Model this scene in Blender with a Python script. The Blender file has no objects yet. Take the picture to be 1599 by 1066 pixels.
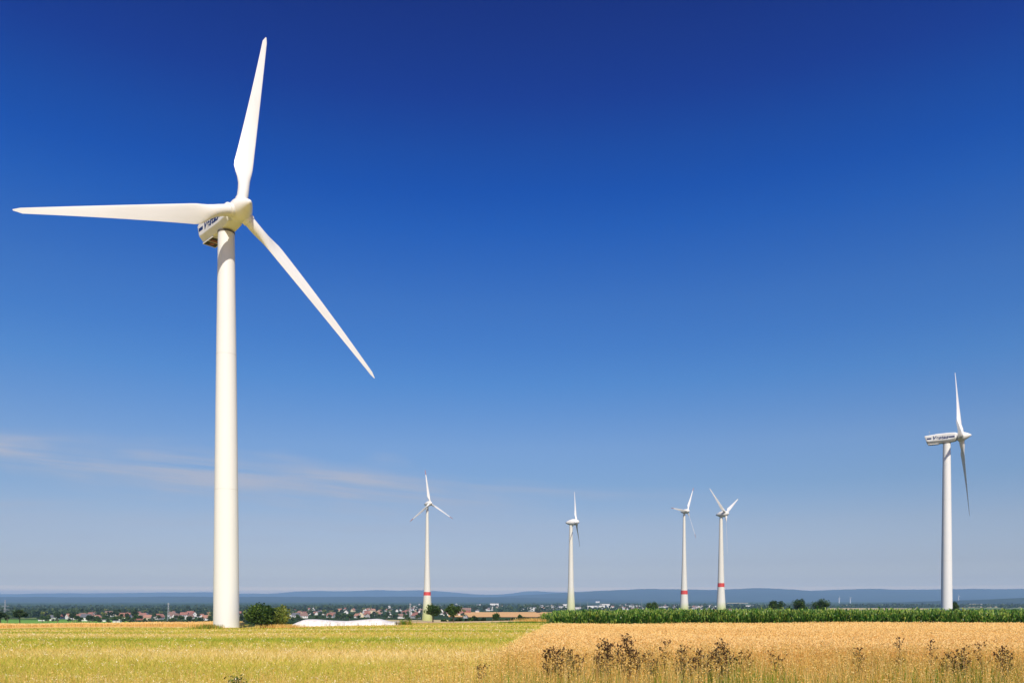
import bpy, math, random
import numpy as np
from mathutils import Vector, Matrix
R = math.radians
random.seed(7); rng = np.random.default_rng(7)
SC = bpy.context.scene
C = bpy.data.collections.new('place'); SC.collection.children.link(C)
F = 1250.0; CX = 799.5; HY = 935.0; EYE = 2.0     # focal length in photo pixels, horizon row, eye height
SUN_AZ, SUN_EL = 167.0, 46.0                      # clockwise from +Y (view direction)

# ------------------------------------------------------------------ terrain
PY = np.array([-400, 0, 12, 60, 100, 127, 190, 230, 300, 450, 700, 1000, 1700, 3000, 6000, 12000, 40000.])
PZ = np.array([0.3, 0, -.02, -.95, -1.85, -2.35, -3.55, -4.25, -7.4, -11.6, -17.5, -24, -28, -31, -33, -34, -34.])
def smooth(a, b, x):
    t = np.clip((x - a) / (b - a), 0, 1); return t * t * (3 - 2 * t)
def tz(x, y):
    x = np.asarray(x, float); y = np.asarray(y, float)
    z = np.interp(y, PY, PZ)
    z = z + .0092 * np.clip(x, -220, 0) * smooth(15, 170, y) * (1 - smooth(400, 900, y))
    z = z + .10 * np.sin(x * .11 + y * .07) * smooth(5, 60, y) * np.sin(y * .045 + 1)
    z = z + .8 * np.sin(x * .006 + 1) * np.sin(y * .005) * smooth(900, 1500, y)
    return z
def wx(px, Y): return (px - CX) / F * Y
def wz(py, Y): return EYE + (HY - py) / F * Y
def ground_at(px, py, ymin=250., ymax=30000.):
    ys = np.geomspace(ymin, ymax, 900); xs = wx(px, ys)
    p = HY + (EYE - tz(xs, ys)) * F / ys
    k = np.where(p <= py)[0]
    y = float(ys[k[0]]) if len(k) else ymax
    return float(wx(px, y)), y, float(tz(wx(px, y), y))

# ------------------------------------------------------------------ tags and mesh helpers
def tag(o, label=None, cat=None, group=None, kind=None):
    if label: o['label'] = label
    if cat: o['category'] = cat
    if group: o['group'] = group
    if kind: o['kind'] = kind
    return o
def empty(name, loc=(0, 0, 0), rz=0.):
    o = bpy.data.objects.new(name, None); C.objects.link(o)
    o.location = loc; o.rotation_euler = (0, 0, rz); o.empty_display_size = .5
    return o
def link(name, me, parent=None, loc=(0, 0, 0)):
    o = bpy.data.objects.new(name, me); C.objects.link(o); o.parent = parent; o.location = loc
    return o
def copy_tree(o, parent=None):
    c = o.copy(); C.objects.link(c); c.parent = parent
    for ch in o.children: copy_tree(ch, c)
    return c
def np_mesh(name, V, Fc, mats, tint=None, smooth_=False, mi=None):
    """V (n,3), Fc (m,k) uniform polygons, tint per face"""
    me = bpy.data.meshes.new(name); V = np.asarray(V, np.float32); Fc = np.asarray(Fc, np.int32)
    m, k = Fc.shape
    me.vertices.add(len(V)); me.vertices.foreach_set('co', V.ravel())
    me.loops.add(m * k); me.loops.foreach_set('vertex_index', Fc.ravel())
    me.polygons.add(m); me.polygons.foreach_set('loop_start', np.arange(0, m * k, k, dtype=np.int32))
    me.polygons.foreach_set('loop_total', np.full(m, k, np.int32))
    if smooth_: me.polygons.foreach_set('use_smooth', np.ones(m, bool))
    if mi is not None: me.polygons.foreach_set('material_index', np.asarray(mi, np.int32))
    if tint is not None:
        a = me.attributes.new('tint', 'FLOAT', 'FACE'); a.data.foreach_set('value', np.asarray(tint, np.float32))
    for mt in (mats if isinstance(mats, (list, tuple)) else [mats]): me.materials.append(mt)
    me.update(calc_edges=True)
    return me
class MB:
    def __init__(s): s.v = []; s.f = []
    def add(s, vs, fs):
        b = len(s.v); s.v += [tuple(v) for v in vs]; s.f += [tuple(i + b for i in f) for f in fs]
    def box(s, a, b):
        (x0, y0, z0), (x1, y1, z1) = a, b
        s.add([(x0, y0, z0), (x1, y0, z0), (x1, y1, z0), (x0, y1, z0), (x0, y0, z1), (x1, y0, z1), (x1, y1, z1), (x0, y1, z1)],
              [(0, 3, 2, 1), (4, 5, 6, 7), (0, 1, 5, 4), (1, 2, 6, 5), (2, 3, 7, 6), (3, 0, 4, 7)])
    def tube(s, pts, rad, n=6):
        pts = [Vector(p) for p in pts]; rings = []; b = len(s.v)
        for i, p in enumerate(pts):
            d = (pts[min(i + 1, len(pts) - 1)] - pts[max(i - 1, 0)]).normalized()
            u = d.cross(Vector((0, 0, 1)) if abs(d.z) < .9 else Vector((1, 0, 0))).normalized(); w = d.cross(u)
            r = rad[i] if isinstance(rad, (list, tuple)) else rad
            for k in range(n):
                a = 2 * math.pi * k / n; s.v.append(tuple(p + u * (r * math.cos(a)) + w * (r * math.sin(a))))
        for i in range(len(pts) - 1):
            for k in range(n):
                s.f.append((b + i * n + k, b + i * n + (k + 1) % n, b + (i + 1) * n + (k + 1) % n, b + (i + 1) * n + k))
        s.f.append(tuple(b + k for k in range(n))[::-1]); s.f.append(tuple(b + (len(pts) - 1) * n + k for k in range(n)))
    def lathe(s, prof, n=24, axis='z', cap=True, c=(0, 0, 0)):
        b = len(s.v)
        for (h, r) in prof:
            for k in range(n):
                a = 2 * math.pi * k / n
                p = (r * math.cos(a), r * math.sin(a), h) if axis == 'z' else (r * math.cos(a), h, -r * math.sin(a))
                s.v.append((p[0] + c[0], p[1] + c[1], p[2] + c[2]))
        for i in range(len(prof) - 1):
            for k in range(n):
                s.f.append((b + i * n + k, b + i * n + (k + 1) % n, b + (i + 1) * n + (k + 1) % n, b + (i + 1) * n + k))
        if cap:
            s.f.append(tuple(b + k for k in range(n))[::-1]); s.f.append(tuple(b + (len(prof) - 1) * n + k for k in range(n)))
    def mesh(s, name, mat, sm=False):
        me = bpy.data.meshes.new(name); me.from_pydata(s.v, [], s.f); me.materials.append(mat)
        if sm:
            for p in me.polygons: p.use_smooth = True
            me.update()
            try: me.set_sharp_from_angle(angle=R(38))
            except Exception: pass
        me.update(); return me
    def build(s, name, mat, parent=None, sm=False, loc=(0, 0, 0)):
        return link(name, s.mesh(name, mat, sm), parent, loc)

# ------------------------------------------------------------------ materials
def mat(name):
    m = bpy.data.materials.new(name); m.use_nodes = True; nt = m.node_tree; nt.nodes.clear()
    return m, nt, nt.nodes, nt.links
def ramp(N, stops, interp='LINEAR'):
    r = N.new('ShaderNodeValToRGB'); r.color_ramp.interpolation = interp
    e = r.color_ramp.elements
    e[0].position = stops[0][0]; e[0].color = (*stops[0][1], 1)
    e[1].position = stops[-1][0]; e[1].color = (*stops[-1][1], 1)
    for p, c in stops[1:-1]:
        q = e.new(p); q.color = (*c, 1)
    return r
def noise(N, L, scale, vec=None, detail=4, rough=.6):
    n = N.new('ShaderNodeTexNoise'); n.inputs['Scale'].default_value = scale; n.inputs['Detail'].default_value = detail
    n.inputs['Roughness'].default_value = rough
    if vec: L.new(vec, n.inputs['Vector'])
    return n
def coords(N, L, kind='Object', scale=(1, 1, 1)):
    t = N.new('ShaderNodeTexCoord'); mp = N.new('ShaderNodeMapping'); mp.inputs['Scale'].default_value = scale
    L.new(t.outputs[kind], mp.inputs['Vector']); return mp.outputs[0]
def paint(name, col, col2=None, rough=.4, nscale=.6, bump=.0, spec=.5, stretch=(1, 1, 1)):
    m, nt, N, L = mat(name); o = N.new('ShaderNodeOutputMaterial'); b = N.new('ShaderNodeBsdfPrincipled')
    b.inputs['Roughness'].default_value = rough; b.inputs['Specular IOR Level'].default_value = spec
    v = coords(N, L, 'Object', stretch); n = noise(N, L, nscale, v)
    c2 = col2 or tuple(c * .86 for c in col); r = ramp(N, [(.3, c2), (.62, col)])
    L.new(n.outputs['Fac'], r.inputs[0]); L.new(r.outputs[0], b.inputs['Base Color'])
    if bump:
        bp = N.new('ShaderNodeBump'); bp.inputs['Strength'].default_value = bump; bp.inputs['Distance'].default_value = .05
        L.new(n.outputs['Fac'], bp.inputs['Height']); L.new(bp.outputs[0], b.inputs['Normal'])
    L.new(b.outputs[0], o.inputs[0]); return m
def leafy(name, stops, trans=.35, rough=.55, spec=.3, tmul=1.3):
    """thin plant matter: colour by per-face tint, part of the light passes through"""
    m, nt, N, L = mat(name); o = N.new('ShaderNodeOutputMaterial'); b = N.new('ShaderNodeBsdfPrincipled')
    b.inputs['Roughness'].default_value = rough; b.inputs['Specular IOR Level'].default_value = spec
    a = N.new('ShaderNodeAttribute'); a.attribute_name = 'tint'; r = ramp(N, stops); L.new(a.outputs['Fac'], r.inputs[0])
    L.new(r.outputs[0], b.inputs['Base Color'])
    t = N.new('ShaderNodeBsdfTranslucent'); g = N.new('ShaderNodeMix'); g.data_type = 'RGBA'; g.blend_type = 'MULTIPLY'
    g.inputs[0].default_value = 1; L.new(r.outputs[0], g.inputs[6]); g.inputs[7].default_value = (tmul, tmul, tmul * .7, 1)
    L.new(g.outputs[2], t.inputs['Color']); mx = N.new('ShaderNodeMixShader'); mx.inputs[0].default_value = trans
    L.new(b.outputs[0], mx.inputs[1]); L.new(t.outputs[0], mx.inputs[2]); L.new(mx.outputs[0], o.inputs[0]); return m

M = {}
M['tower'] = paint('tower_paint', (.745, .73, .69), (.71, .695, .65), .38, .25, .02, stretch=(1, 1, .12))
M['blade'] = paint('blade_gelcoat', (.74, .725, .69), (.68, .655, .60), .35, .35, .02, stretch=(2, 2, .25))
M['nacelle'] = paint('nacelle_paint', (.74, .725, .68), (.68, .655, .60), .38, .8, .03)
M['joint'] = paint('dark_joint', (.10, .09, .075), rough=.7)
M['seam'] = paint('seam_paint', (.62, .60, .55), rough=.5)
M['blue'] = paint('logo_blue', (.010, .022, .105), (.012, .028, .12), .4)
M['red_band'] = paint('red_band', (.62, .055, .04), (.55, .06, .05), .5)
M['steel'] = paint('galvanised_steel', (.42, .43, .43), (.30, .31, .32), .5, 3)
M['dark'] = paint('dark_opening', (.035, .028, .022), (.02, .017, .014), .8, 2)  # near-black colour stands for the shade inside openings
M['rust'] = paint('machine_red', (.30, .09, .045), (.14, .05, .03), .6, 3)
M['white_film'] = paint('white_film', (.78, .73, .66), (.62, .56, .48), .42, 1.2, .35, .5, (1, 1, 2))
M['soil'] = paint('soil_bank', (.34, .21, .07), (.16, .12, .045), .95, 1.5, .6)
M['bark'] = paint('bark', (.16, .115, .075), (.08, .06, .04), .9, 6, .6, .2, (1, 1, .2))
M['wall_white'] = paint('render_white', (.80, .75, .68), rough=.8, nscale=.4)
M['wall_cream'] = paint('render_cream', (.74, .60, .38), rough=.8, nscale=.4)
M['wall_yellow'] = paint('render_yellow', (.72, .50, .16), rough=.8, nscale=.4)
M['wall_grey'] = paint('render_grey', (.42, .40, .37), rough=.8, nscale=.4)
M['wall_brick'] = paint('brick', (.34, .13, .08), rough=.85, nscale=.8)
M['roof_red'] = paint('roof_red', (.31, .13, .09), (.22, .10, .075), .8, .7)
M['roof_orange'] = paint('roof_orange', (.38, .18, .12), (.30, .15, .10), .8, .7)
M['roof_brown'] = paint('roof_brown', (.24, .14, .10), (.16, .10, .08), .8, .7)
M['roof_grey'] = paint('roof_grey', (.13, .13, .14), (.09, .09, .10), .7, .7)
M['glass'] = paint('window_glass', (.04, .05, .06), rough=.15)
M['chimney'] = paint('chimney_brick', (.30, .12, .08), rough=.85)
G = lambda *s: [(p, c) for p, c in s]
M['leaf'] = leafy('leaf_green', G((0, (.012, .032, .005)), (.5, (.045, .095, .012)), (1, (.17, .24, .04))))  # bright end puts sunlit leaf glints into the colour
M['leaf_dark'] = leafy('leaf_dark', G((0, (.012, .026, .008)), (.6, (.034, .065, .016)), (1, (.10, .14, .03))))
M['leaf_warm'] = leafy('leaf_warm', G((0, (.04, .07, .010)), (.45, (.16, .21, .025)), (.8, (.40, .40, .08)), (1, (.62, .55, .25))))
M['far_leaf'] = leafy('far_leaf', G((0, (.02, .042, .014)), (.5, (.055, .095, .03)), (1, (.14, .18, .05))))
M['needle'] = leafy('leaf_bluegreen', G((0, (.012, .026, .012)), (1, (.04, .065, .028))), .2)
M['corn'] = leafy('corn_leaf', G((0, (.016, .058, .007)), (.4, (.07, .20, .018)), (.8, (.48, .62, .13)), (.9, (.30, .26, .07)), (1, (.40, .33, .12))), .45, .32, .6)  # pale green stop paints leaf glints as colour, deep green between
M['wheat'] = leafy('wheat_straw', G((0, (.52, .28, .06)), (.4, (.86, .56, .18)), (1, (.94, .74, .36))), .4, .5, .3, 1.1)
M['fallow'] = leafy('fallow_blade', G((0, (.27, .37, .03)), (.3, (.46, .46, .055)), (.5, (.65, .52, .095)), (.7, (.74, .51, .15)), (1, (.92, .75, .38))), .4, .6, .2, 1.1)
M['verge'] = leafy('verge_blade', G((0, (.05, .13, .008)), (.35, (.24, .38, .03)), (.45, (.45, .24, .04)), (.7, (.84, .56, .15)), (1, (.93, .76, .38))), .4, .6, .2, 1.1)
M['blossom'] = leafy('pale_blossom', G((0, (.80, .60, .30)), (1, (.88, .78, .58))), .3)
M['seedhead'] = leafy('dry_seedhead', G((0, (.03, .016, .010)), (.6, (.11, .055, .03)), (1, (.32, .18, .09))), .1, .9)
M['drystem'] = leafy('dry_stem', G((0, (.08, .05, .02)), (1, (.26, .18, .08))), .1, .9)

def ground_mat(name, bands, bscale, stretch, fine=9., fine_amt=.35, bump=.4):
    m, nt, N, L = mat(name); o = N.new('ShaderNodeOutputMaterial'); b = N.new('ShaderNodeBsdfPrincipled')
    b.inputs['Roughness'].default_value = .95; b.inputs['Specular IOR Level'].default_value = .1
    v = coords(N, L, 'Object', stretch); n1 = noise(N, L, bscale, v, 5, .6); r = ramp(N, bands); L.new(n1.outputs['Fac'], r.inputs[0])
    v2 = coords(N, L, 'Object', (1, 1, 1)); n2 = noise(N, L, fine, v2, 6, .75)
    r2 = ramp(N, [(.3, (1 - fine_amt,) * 3), (.7, (1 + fine_amt * .5,) * 3)]); L.new(n2.outputs['Fac'], r2.inputs[0])
    g = N.new('ShaderNodeMix'); g.data_type = 'RGBA'; g.blend_type = 'MULTIPLY'; g.inputs[0].default_value = 1
    L.new(r.outputs[0], g.inputs[6]); L.new(r2.outputs[0], g.inputs[7]); L.new(g.outputs[2], b.inputs['Base Color'])
    bp = N.new('ShaderNodeBump'); bp.inputs['Strength'].default_value = bump; bp.inputs['Distance'].default_value = .1
    L.new(n2.outputs['Fac'], bp.inputs['Height']); L.new(bp.outputs[0], b.inputs['Normal']); L.new(b.outputs[0], o.inputs[0]); return m
M['g_fallow'] = ground_mat('fallow_ground', G((.3, (.38, .45, .04)), (.46, (.60, .53, .08)), (.62, (.74, .53, .14))), .05, (.35, 1, 1), 5)
M['g_wheat'] = ground_mat('wheat_ground', G((.3, (.78, .48, .14)), (.7, (.86, .57, .19))), .1, (1, 1, 1), 7, .3)
M['g_stubble'] = ground_mat('stubble', G((.3, (.60, .40, .20)), (.7, (.70, .50, .28))), .1, (.3, 1, 1), 3)
M['g_meadow'] = ground_mat('meadow', G((.3, (.13, .30, .03)), (.7, (.20, .38, .05))), .02, (.5, 1, 1), 2)
M['g_pale'] = ground_mat('pale_field', G((.3, (.46, .36, .16)), (.7, (.58, .46, .24))), .01, (1, 1, 1), .5, .2)
M['g_gold'] = ground_mat('ripe_field', G((.3, (.62, .34, .12)), (.7, (.76, .44, .17))), .01, (.3, 1, 1), .5, .15)
M['g_green'] = ground_mat('green_field', G((.3, (.13, .19, .05)), (.7, (.20, .25, .08))), .01, (1, 1, 1), .5, .2)
def plain_mat():
    m, nt, N, L = mat('plain'); o = N.new('ShaderNodeOutputMaterial'); b = N.new('ShaderNodeBsdfPrincipled')
    b.inputs['Roughness'].default_value = 1; b.inputs['Specular IOR Level'].default_value = 0
    v = coords(N, L, 'Object', (.0010, .00045, .001)); n = noise(N, L, 1.6, v, 8, .68)
    r = ramp(N, [(.36, (.018, .040, .014)), (.52, (.032, .06, .018)), (.62, (.05, .085, .025)), (.72, (.16, .17, .06)), (.8, (.32, .27, .13))])
    L.new(n.outputs['Fac'], r.inputs[0]); v2 = coords(N, L, 'Object', (.02, .006, .02)); n2 = noise(N, L, 1, v2, 6, .7)
    r2 = ramp(N, [(.3, (.5,) * 3), (.7, (1.5,) * 3)]); L.new(n2.outputs['Fac'], r2.inputs[0])
    g = N.new('ShaderNodeMix'); g.data_type = 'RGBA'; g.blend_type = 'MULTIPLY'; g.inputs[0].default_value = 1
    L.new(r.outputs[0], g.inputs[6]); L.new(r2.outputs[0], g.inputs[7]); L.new(g.outputs[2], b.inputs['Base Color']); L.new(b.outputs[0], o.inputs[0]); return m
M['plain'] = plain_mat()
M['hill'] = ground_mat('hill_forest', G((.35, (.010, .022, .009)), (.6, (.022, .042, .016)), (.78, (.06, .08, .03))), .0012, (1, .5, 1), .02, .5, 0)

# ------------------------------------------------------------------ ground sheets
def sheet(name, ys, xl, xr, nx, m, dz=0., kind='structure'):
    V = []; Fc = []
    ys = list(ys)
    for y in ys:
        a, b = xl(y), xr(y)
        t = np.linspace(0, 1, nx); x = a + (b - a) * t
        V.append(np.stack([x, np.full(nx, y), tz(x, np.full(nx, y)) + dz], 1))
    V = np.concatenate(V); n = len(ys)
    i = np.arange(n - 1)[:, None] * nx + np.arange(nx - 1)[None, :]
    Fc = np.stack([i, i + 1, i + 1 + nx, i + nx], -1).reshape(-1, 4)
    return tag(link(name, np_mesh(name, V, Fc, m, smooth_=True)), kind=kind)
ys_all = np.concatenate([np.linspace(-300, 0, 12), np.linspace(5, 320, 64), np.geomspace(330, 34000, 90)])
sheet('ground', ys_all, lambda y: -(abs(y) * 1.15 + 300), lambda y: abs(y) * 1.15 + 300, 161, M['plain'])
def bnd(y): return -.6 + max(0, y - 18) * .068          # border between fallow field and wheat
EDGE = 195.
sheet('fallow_field', np.linspace(-20, EDGE, 90), lambda y: -150 - max(y, 0) * .3, lambda y: bnd(y) if y < 97 else min(bnd(97) + (y - 97) * .35, 40), 80, M['g_fallow'], .02)
sheet('wheat_field', np.linspace(-20, 100, 60), lambda y: bnd(y) + .02, lambda y: 60 + y * .6, 60, M['g_wheat'], .02)
sheet('wheat_strip', np.linspace(150, 205, 16), lambda y: -220., lambda y: -52 - (y - 150) * .35, 40, M['g_wheat'], .10)
sheet('stubble_strip', np.linspace(192, 262, 12), lambda y: -.17 * y, lambda y: .2 * y, 24, M['g_stubble'], .10)
sheet('meadow', np.linspace(207, 1050, 40), lambda y: -.95 * y - 60, lambda y: -.34 * y - 60 if y < 600 else -.60 * y + 96, 30, M['g_meadow'], .06)
def far_field(px0, px1, py0, py1, m, skew=0., name='field'):
    a = ground_at((px0 + px1) / 2, py0, 600)[1]; b = ground_at((px0 + px1) / 2, py1, 600)[1]
    ys = np.linspace(min(a, b), max(a, b), 10); k = .35 + ys[0] * .0003
    sheet(name, ys, lambda y: wx(px0, y), lambda y: wx(px1, y) , 24, m, k)
far_field(700, 930, 963.5, 955.5, M['g_gold'])
far_field(560, 700, 971, 968, M['g_pale'])
far_field(1285, 1450, 953, 949.3, M['g_pale'])
far_field(1450, 1680, 951, 948.6, M['g_green'])
far_field(1500, 1680, 948.2, 946.8, M['g_pale'])
far_field(1311, 1341, 945.6, 944.3, M['g_pale'])
far_field(1360, 1384, 944.6, 943.6, M['g_green'])
far_field(1405, 1440, 946.9, 945.7, M['g_green'])
far_field(1512, 1534, 943.6, 942.4, M['g_pale'])
far_field(1135, 1168, 942.0, 941.0, M['g_pale'])
far_field(1150, 1250, 944.4, 943.4, M['g_green'])
far_field(1175, 1240, 947.6, 946.6, M['g_pale'])
far_field(0, 60, 966.5, 964, M['g_green'])

# ------------------------------------------------------------------ hills
def hill(pts, Y, depth, m, seed, amp=1.):
    r = np.random.default_rng(seed); pts = np.array(pts, float)
    pxs = np.arange(pts[0, 0], pts[-1, 0] + 1, 3.)
    py = np.interp(pxs, pts[:, 0], pts[:, 1])
    k = np.ones(9) / 9; py = np.convolve(np.pad(py, 4, 'edge'), k, 'valid')
    det = np.convolve(r.normal(size=len(pxs) + 6), np.ones(7) / 7, 'valid') * .35 * amp
    rows = []; prof = [(-1, 0), (-.8, .22), (-.6, .42), (-.42, .62), (-.25, .82), (-.1, .95), (0, 1), (.3, .8), (1, 0)]
    for t, h in prof:
        y = Y + t * depth; x = wx(pxs, Y)
        wob = np.convolve(r.normal(size=len(pxs) + 20), np.ones(21) / 21, 'valid') * .5
        z0 = -34.; zc = wz(py + det, Y)
        z = z0 + (zc - z0) * np.clip(h * (1 + (wob if 0 < h < 1 else 0) * .9), 0, 1.)
        rows.append(np.stack([x, np.full_like(x, y) + wob * depth * .3 * (0 < h < 1), z], 1))
    V = np.concatenate(rows); nx = len(pxs); i = np.arange(len(prof) - 1)[:, None] * nx + np.arange(nx - 1)[None, :]
    Fc = np.stack([i, i + 1, i + 1 + nx, i + nx], -1).reshape(-1, 4)
    return tag(link('hills', np_mesh('hills', V, Fc, m, smooth_=True)), kind='structure')
hill([(-500, 925), (-100, 925), (0, 926.5), (40, 927), (60, 926), (120, 925.5), (140, 926.5), (165, 925.5), (240, 924.5), (330, 924), (370, 926), (420, 926.5), (450, 924), (480, 922), (520, 922.5), (545, 922.5),
      (600, 920.5), (622, 922), (655, 920.5), (690, 923), (720, 925), (745, 927.5), (790, 927.5), (820, 923), (830, 922), (870, 924), (950, 926), (1100, 928), (1400, 930), (2000, 932)], 23000, 4000, M['hill'], 3)
hill([(740, 934), (800, 929.5), (850, 927), (880, 925), (930, 922), (970, 920.5), (1010, 918.7), (1060, 919.3), (1120, 920.3), (1150, 919), (1175, 917.5), (1215, 919), (1250, 921), (1275, 922), (1300, 920.5),
      (1330, 919), (1360, 918.8), (1400, 920), (1440, 920), (1480, 919), (1530, 918.8), (1560, 919.3), (1600, 918.6), (1800, 917.5), (2100, 922)], 15500, 3500, M['hill'], 4)
hill([(1380, 941.5), (1440, 939), (1490, 937.5), (1520, 936.5), (1550, 934.5), (1585, 933.6), (1610, 933), (1700, 931), (1900, 934)], 6500, 900, M['hill'], 5, 2.)
hill([(-400, 931.5), (-100, 931), (100, 931.6), (300, 931), (500, 931.4), (640, 930.9), (760, 931.6), (880, 933.5), (1000, 936), (1100, 938)], 12000, 2500, M['hill'], 6, 1.)

# ------------------------------------------------------------------ leaf cards in numpy
def leaf_quads(P, size, r, flat=.0, aspect=.6):
    """one small folded-free quad per point with random facing"""
    n = len(P); a = r.normal(size=(n, 3)); a /= np.linalg.norm(a, axis=1)[:, None]
    b = r.normal(size=(n, 3)); b[:, 2] *= (1 - flat); b -= a * (a * b).sum(1)[:, None]; b /= np.linalg.norm(b, axis=1)[:, None] + 1e-9
    s = (size * r.uniform(.6, 1.4, n))[:, None]
    V = np.stack([P - a * s, P - b * s * aspect, P + a * s, P + b * s * aspect], 1).reshape(-1, 3)
    return V, np.arange(n * 4).reshape(-1, 4)
def crown_points(n, rx, ry, rz, cz, r, clumps=16, cs=.42, lower=.75):
    """points in many clumps over an uneven ellipsoid"""
    d = r.normal(size=(clumps, 3)); d /= np.linalg.norm(d, axis=1)[:, None]; d[:, 2] = np.where(d[:, 2] < 0, d[:, 2] * lower, d[:, 2])
    cen = d * r.uniform(.35, .85, clumps)[:, None] * np.array([rx, ry, rz]); cr = r.uniform(.6, 1.25, clumps) * cs
    k = r.integers(0, clumps, n); q = r.normal(size=(n, 3)); q /= np.linalg.norm(q, axis=1)[:, None]
    q *= (r.uniform(0, 1, n) ** .45)[:, None]
    P = cen[k] + q * cr[k][:, None] * np.array([rx, ry, rz]); P[:, 2] += cz
    return P, k, r.uniform(-.22, .22, clumps)
def tree_mesh(h, w, n, leaf, matl, seed, ch=.62, clumps=16, d=None, trunk_r=.03):
    """returns crown and trunk meshes of a broadleaf tree of height h, crown width w"""
    r = np.random.default_rng(seed); rz = h * ch / 2; cz = h - rz
    if ch > .9: rz, cz = h * .54, h * .46
    P, k, kt = crown_points(n, w / 2 * .82, (d or w) / 2 * .82, rz * .86, cz, r, clumps)
    P[:, 2] = np.maximum(P[:, 2], .06)
    V, Fc = leaf_quads(P, leaf, r); tint = np.clip(r.normal(.45, .2, n) + kt[k], 0, 1)
    cm = np_mesh('crown', V, Fc, matl, tint)
    mb = MB(); tr = max(h * trunk_r, .05); lean = r.uniform(-.04, .04, 2) * h
    mb.tube([(0, 0, -.3), (lean[0] * .3, lean[1] * .3, cz * .5), (lean[0], lean[1], cz)], [tr * 1.3, tr, tr * .6], 7)
    for j in range(6):
        a = j * 2.4 + r.uniform(0, .6); z0 = cz * r.uniform(.55, .9); rr = w * .33
        mb.tube([(lean[0] * z0 / cz, lean[1] * z0 / cz, z0), (rr * .5 * math.cos(a), rr * .5 * math.sin(a), z0 + rz * .35), (rr * math.cos(a), rr * math.sin(a), cz + rz * r.uniform(-.1, .5))], [tr * .5, tr * .32, tr * .12], 5)
    return cm, mb.mesh('trunk', M['bark'], True)
def make_tree(name, loc, meshes, label, cat, group=None, rz=0., sc=(1, 1, 1)):
    e = empty(name, loc, rz); e.scale = sc; tag(e, label, cat, group)
    link('crown', meshes[0], e); link('trunk', meshes[1], e); return e
def at_px(px, Y): return (wx(px, Y), Y, float(tz(wx(px, Y), Y)))

# ------------------------------------------------------------------ wind turbines
def blade_mesh(L, cmax, root_r, bend, dark_tip=0., seed=0):
    ns = 34; nc = 20; V = []; ts = [0, .012] + [(.03 + .97 * (i / (ns - 3)) ** 1.05) for i in range(ns - 2)]; ts[-1] = 1.
    def airfoil(k):
        a = 2 * math.pi * k / nc; x = .5 + .5 * math.cos(a)
        t = .6 * (.2969 * math.sqrt(max(x, 0)) - .126 * x - .3516 * x * x + .2843 * x ** 3 - .1015 * x ** 4) * 1.6
        return x, (t if math.sin(a) > 0 else -t * .75)
    for t in ts:
        if t < .19:
            u = min(max((t - .04) / .145, 0), 1); u = u * u * (3 - 2 * u); ch = 2 * root_r + (cmax - 2 * root_r) * u
        else:
            u = (t - .19) / .81; ch = cmax * (1 - .78 * u ** .93); 
            if t > .965: ch *= math.sqrt(max(1 - ((t - .965) / .036) ** 2, .02))
        blend = min(max((t - .03) / .16, 0), 1); blend = blend * blend * (3 - 2 * blend)
        thick = .42 * (1 - blend) + .30 * (1 - min(t / .9, 1)) * .55 + .10
        tw = R(19) * (1 - min(t / .85, 1)) ** 1.6 + R(2)
        tw *= blend if t < .2 else 1
        for k in range(nc):
            a = 2 * math.pi * k / nc
            cx_, cy_ = -root_r * math.cos(a) * -1, root_r * math.sin(a)
            ax, ay = airfoil(k)
            fx = (ax - .30) * ch; fy = ay * ch * thick / .30 * .62
            x = cx_ * (1 - blend) + fx * blend; y = cy_ * (1 - blend) + fy * blend
            X = x * math.cos(tw) - y * -math.sin(tw); Y_ = -x * math.sin(tw) + y * math.cos(tw)
            V.append((X, Y_ - bend * t * t, t * L))
    Fc = []; mi = []
    for i in range(ns - 1):
        for k in range(nc):
            Fc.append((i * nc + k, i * nc + (k + 1) % nc, (i + 1) * nc + (k + 1) % nc, (i + 1) * nc + k)); 
    mb = MB(); mb.v = V; mb.f = Fc + [tuple(range(nc))[::-1], tuple((ns - 1) * nc + k for k in range(nc))]
    return mb
def text_mesh(txt, size):
    cu = bpy.data.curves.new('lettering', 'FONT'); cu.body = txt; cu.size = size; cu.shear = .28; cu.offset = size * .034; cu.extrude = .012; cu.space_character = 1.1
    cu.align_x = 'CENTER'; cu.align_y = 'CENTER'
    o = bpy.data.objects.new('tmp_text', cu); C.objects.link(o); bpy.context.view_layer.update()
    me = bpy.data.meshes.new_from_object(o.evaluated_get(bpy.context.evaluated_depsgraph_get())); bpy.data.objects.remove(o); me.name = 'lettering'
    me.materials.clear(); me.materials.append(M['blue']); return me
TXT = text_mesh('Vestas', 1.85)
OVER = 4.8
def loft(mb, secs, axis_y):
    n = len(secs[0]); b = len(mb.v)
    for y, s in zip(axis_y, secs):
        for (x, z) in s: mb.v.append((x, y if not callable(y) else y(z), z))
    for i in range(len(secs) - 1):
        for k in range(n): mb.f.append((b + i * n + k, b + (i + 1) * n + k, b + (i + 1) * n + (k + 1) % n, b + i * n + (k + 1) % n))
    mb.f.append(tuple(b + k for k in range(n))); mb.f.append(tuple(b + (len(secs) - 1) * n + k for k in range(n))[::-1])
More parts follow.
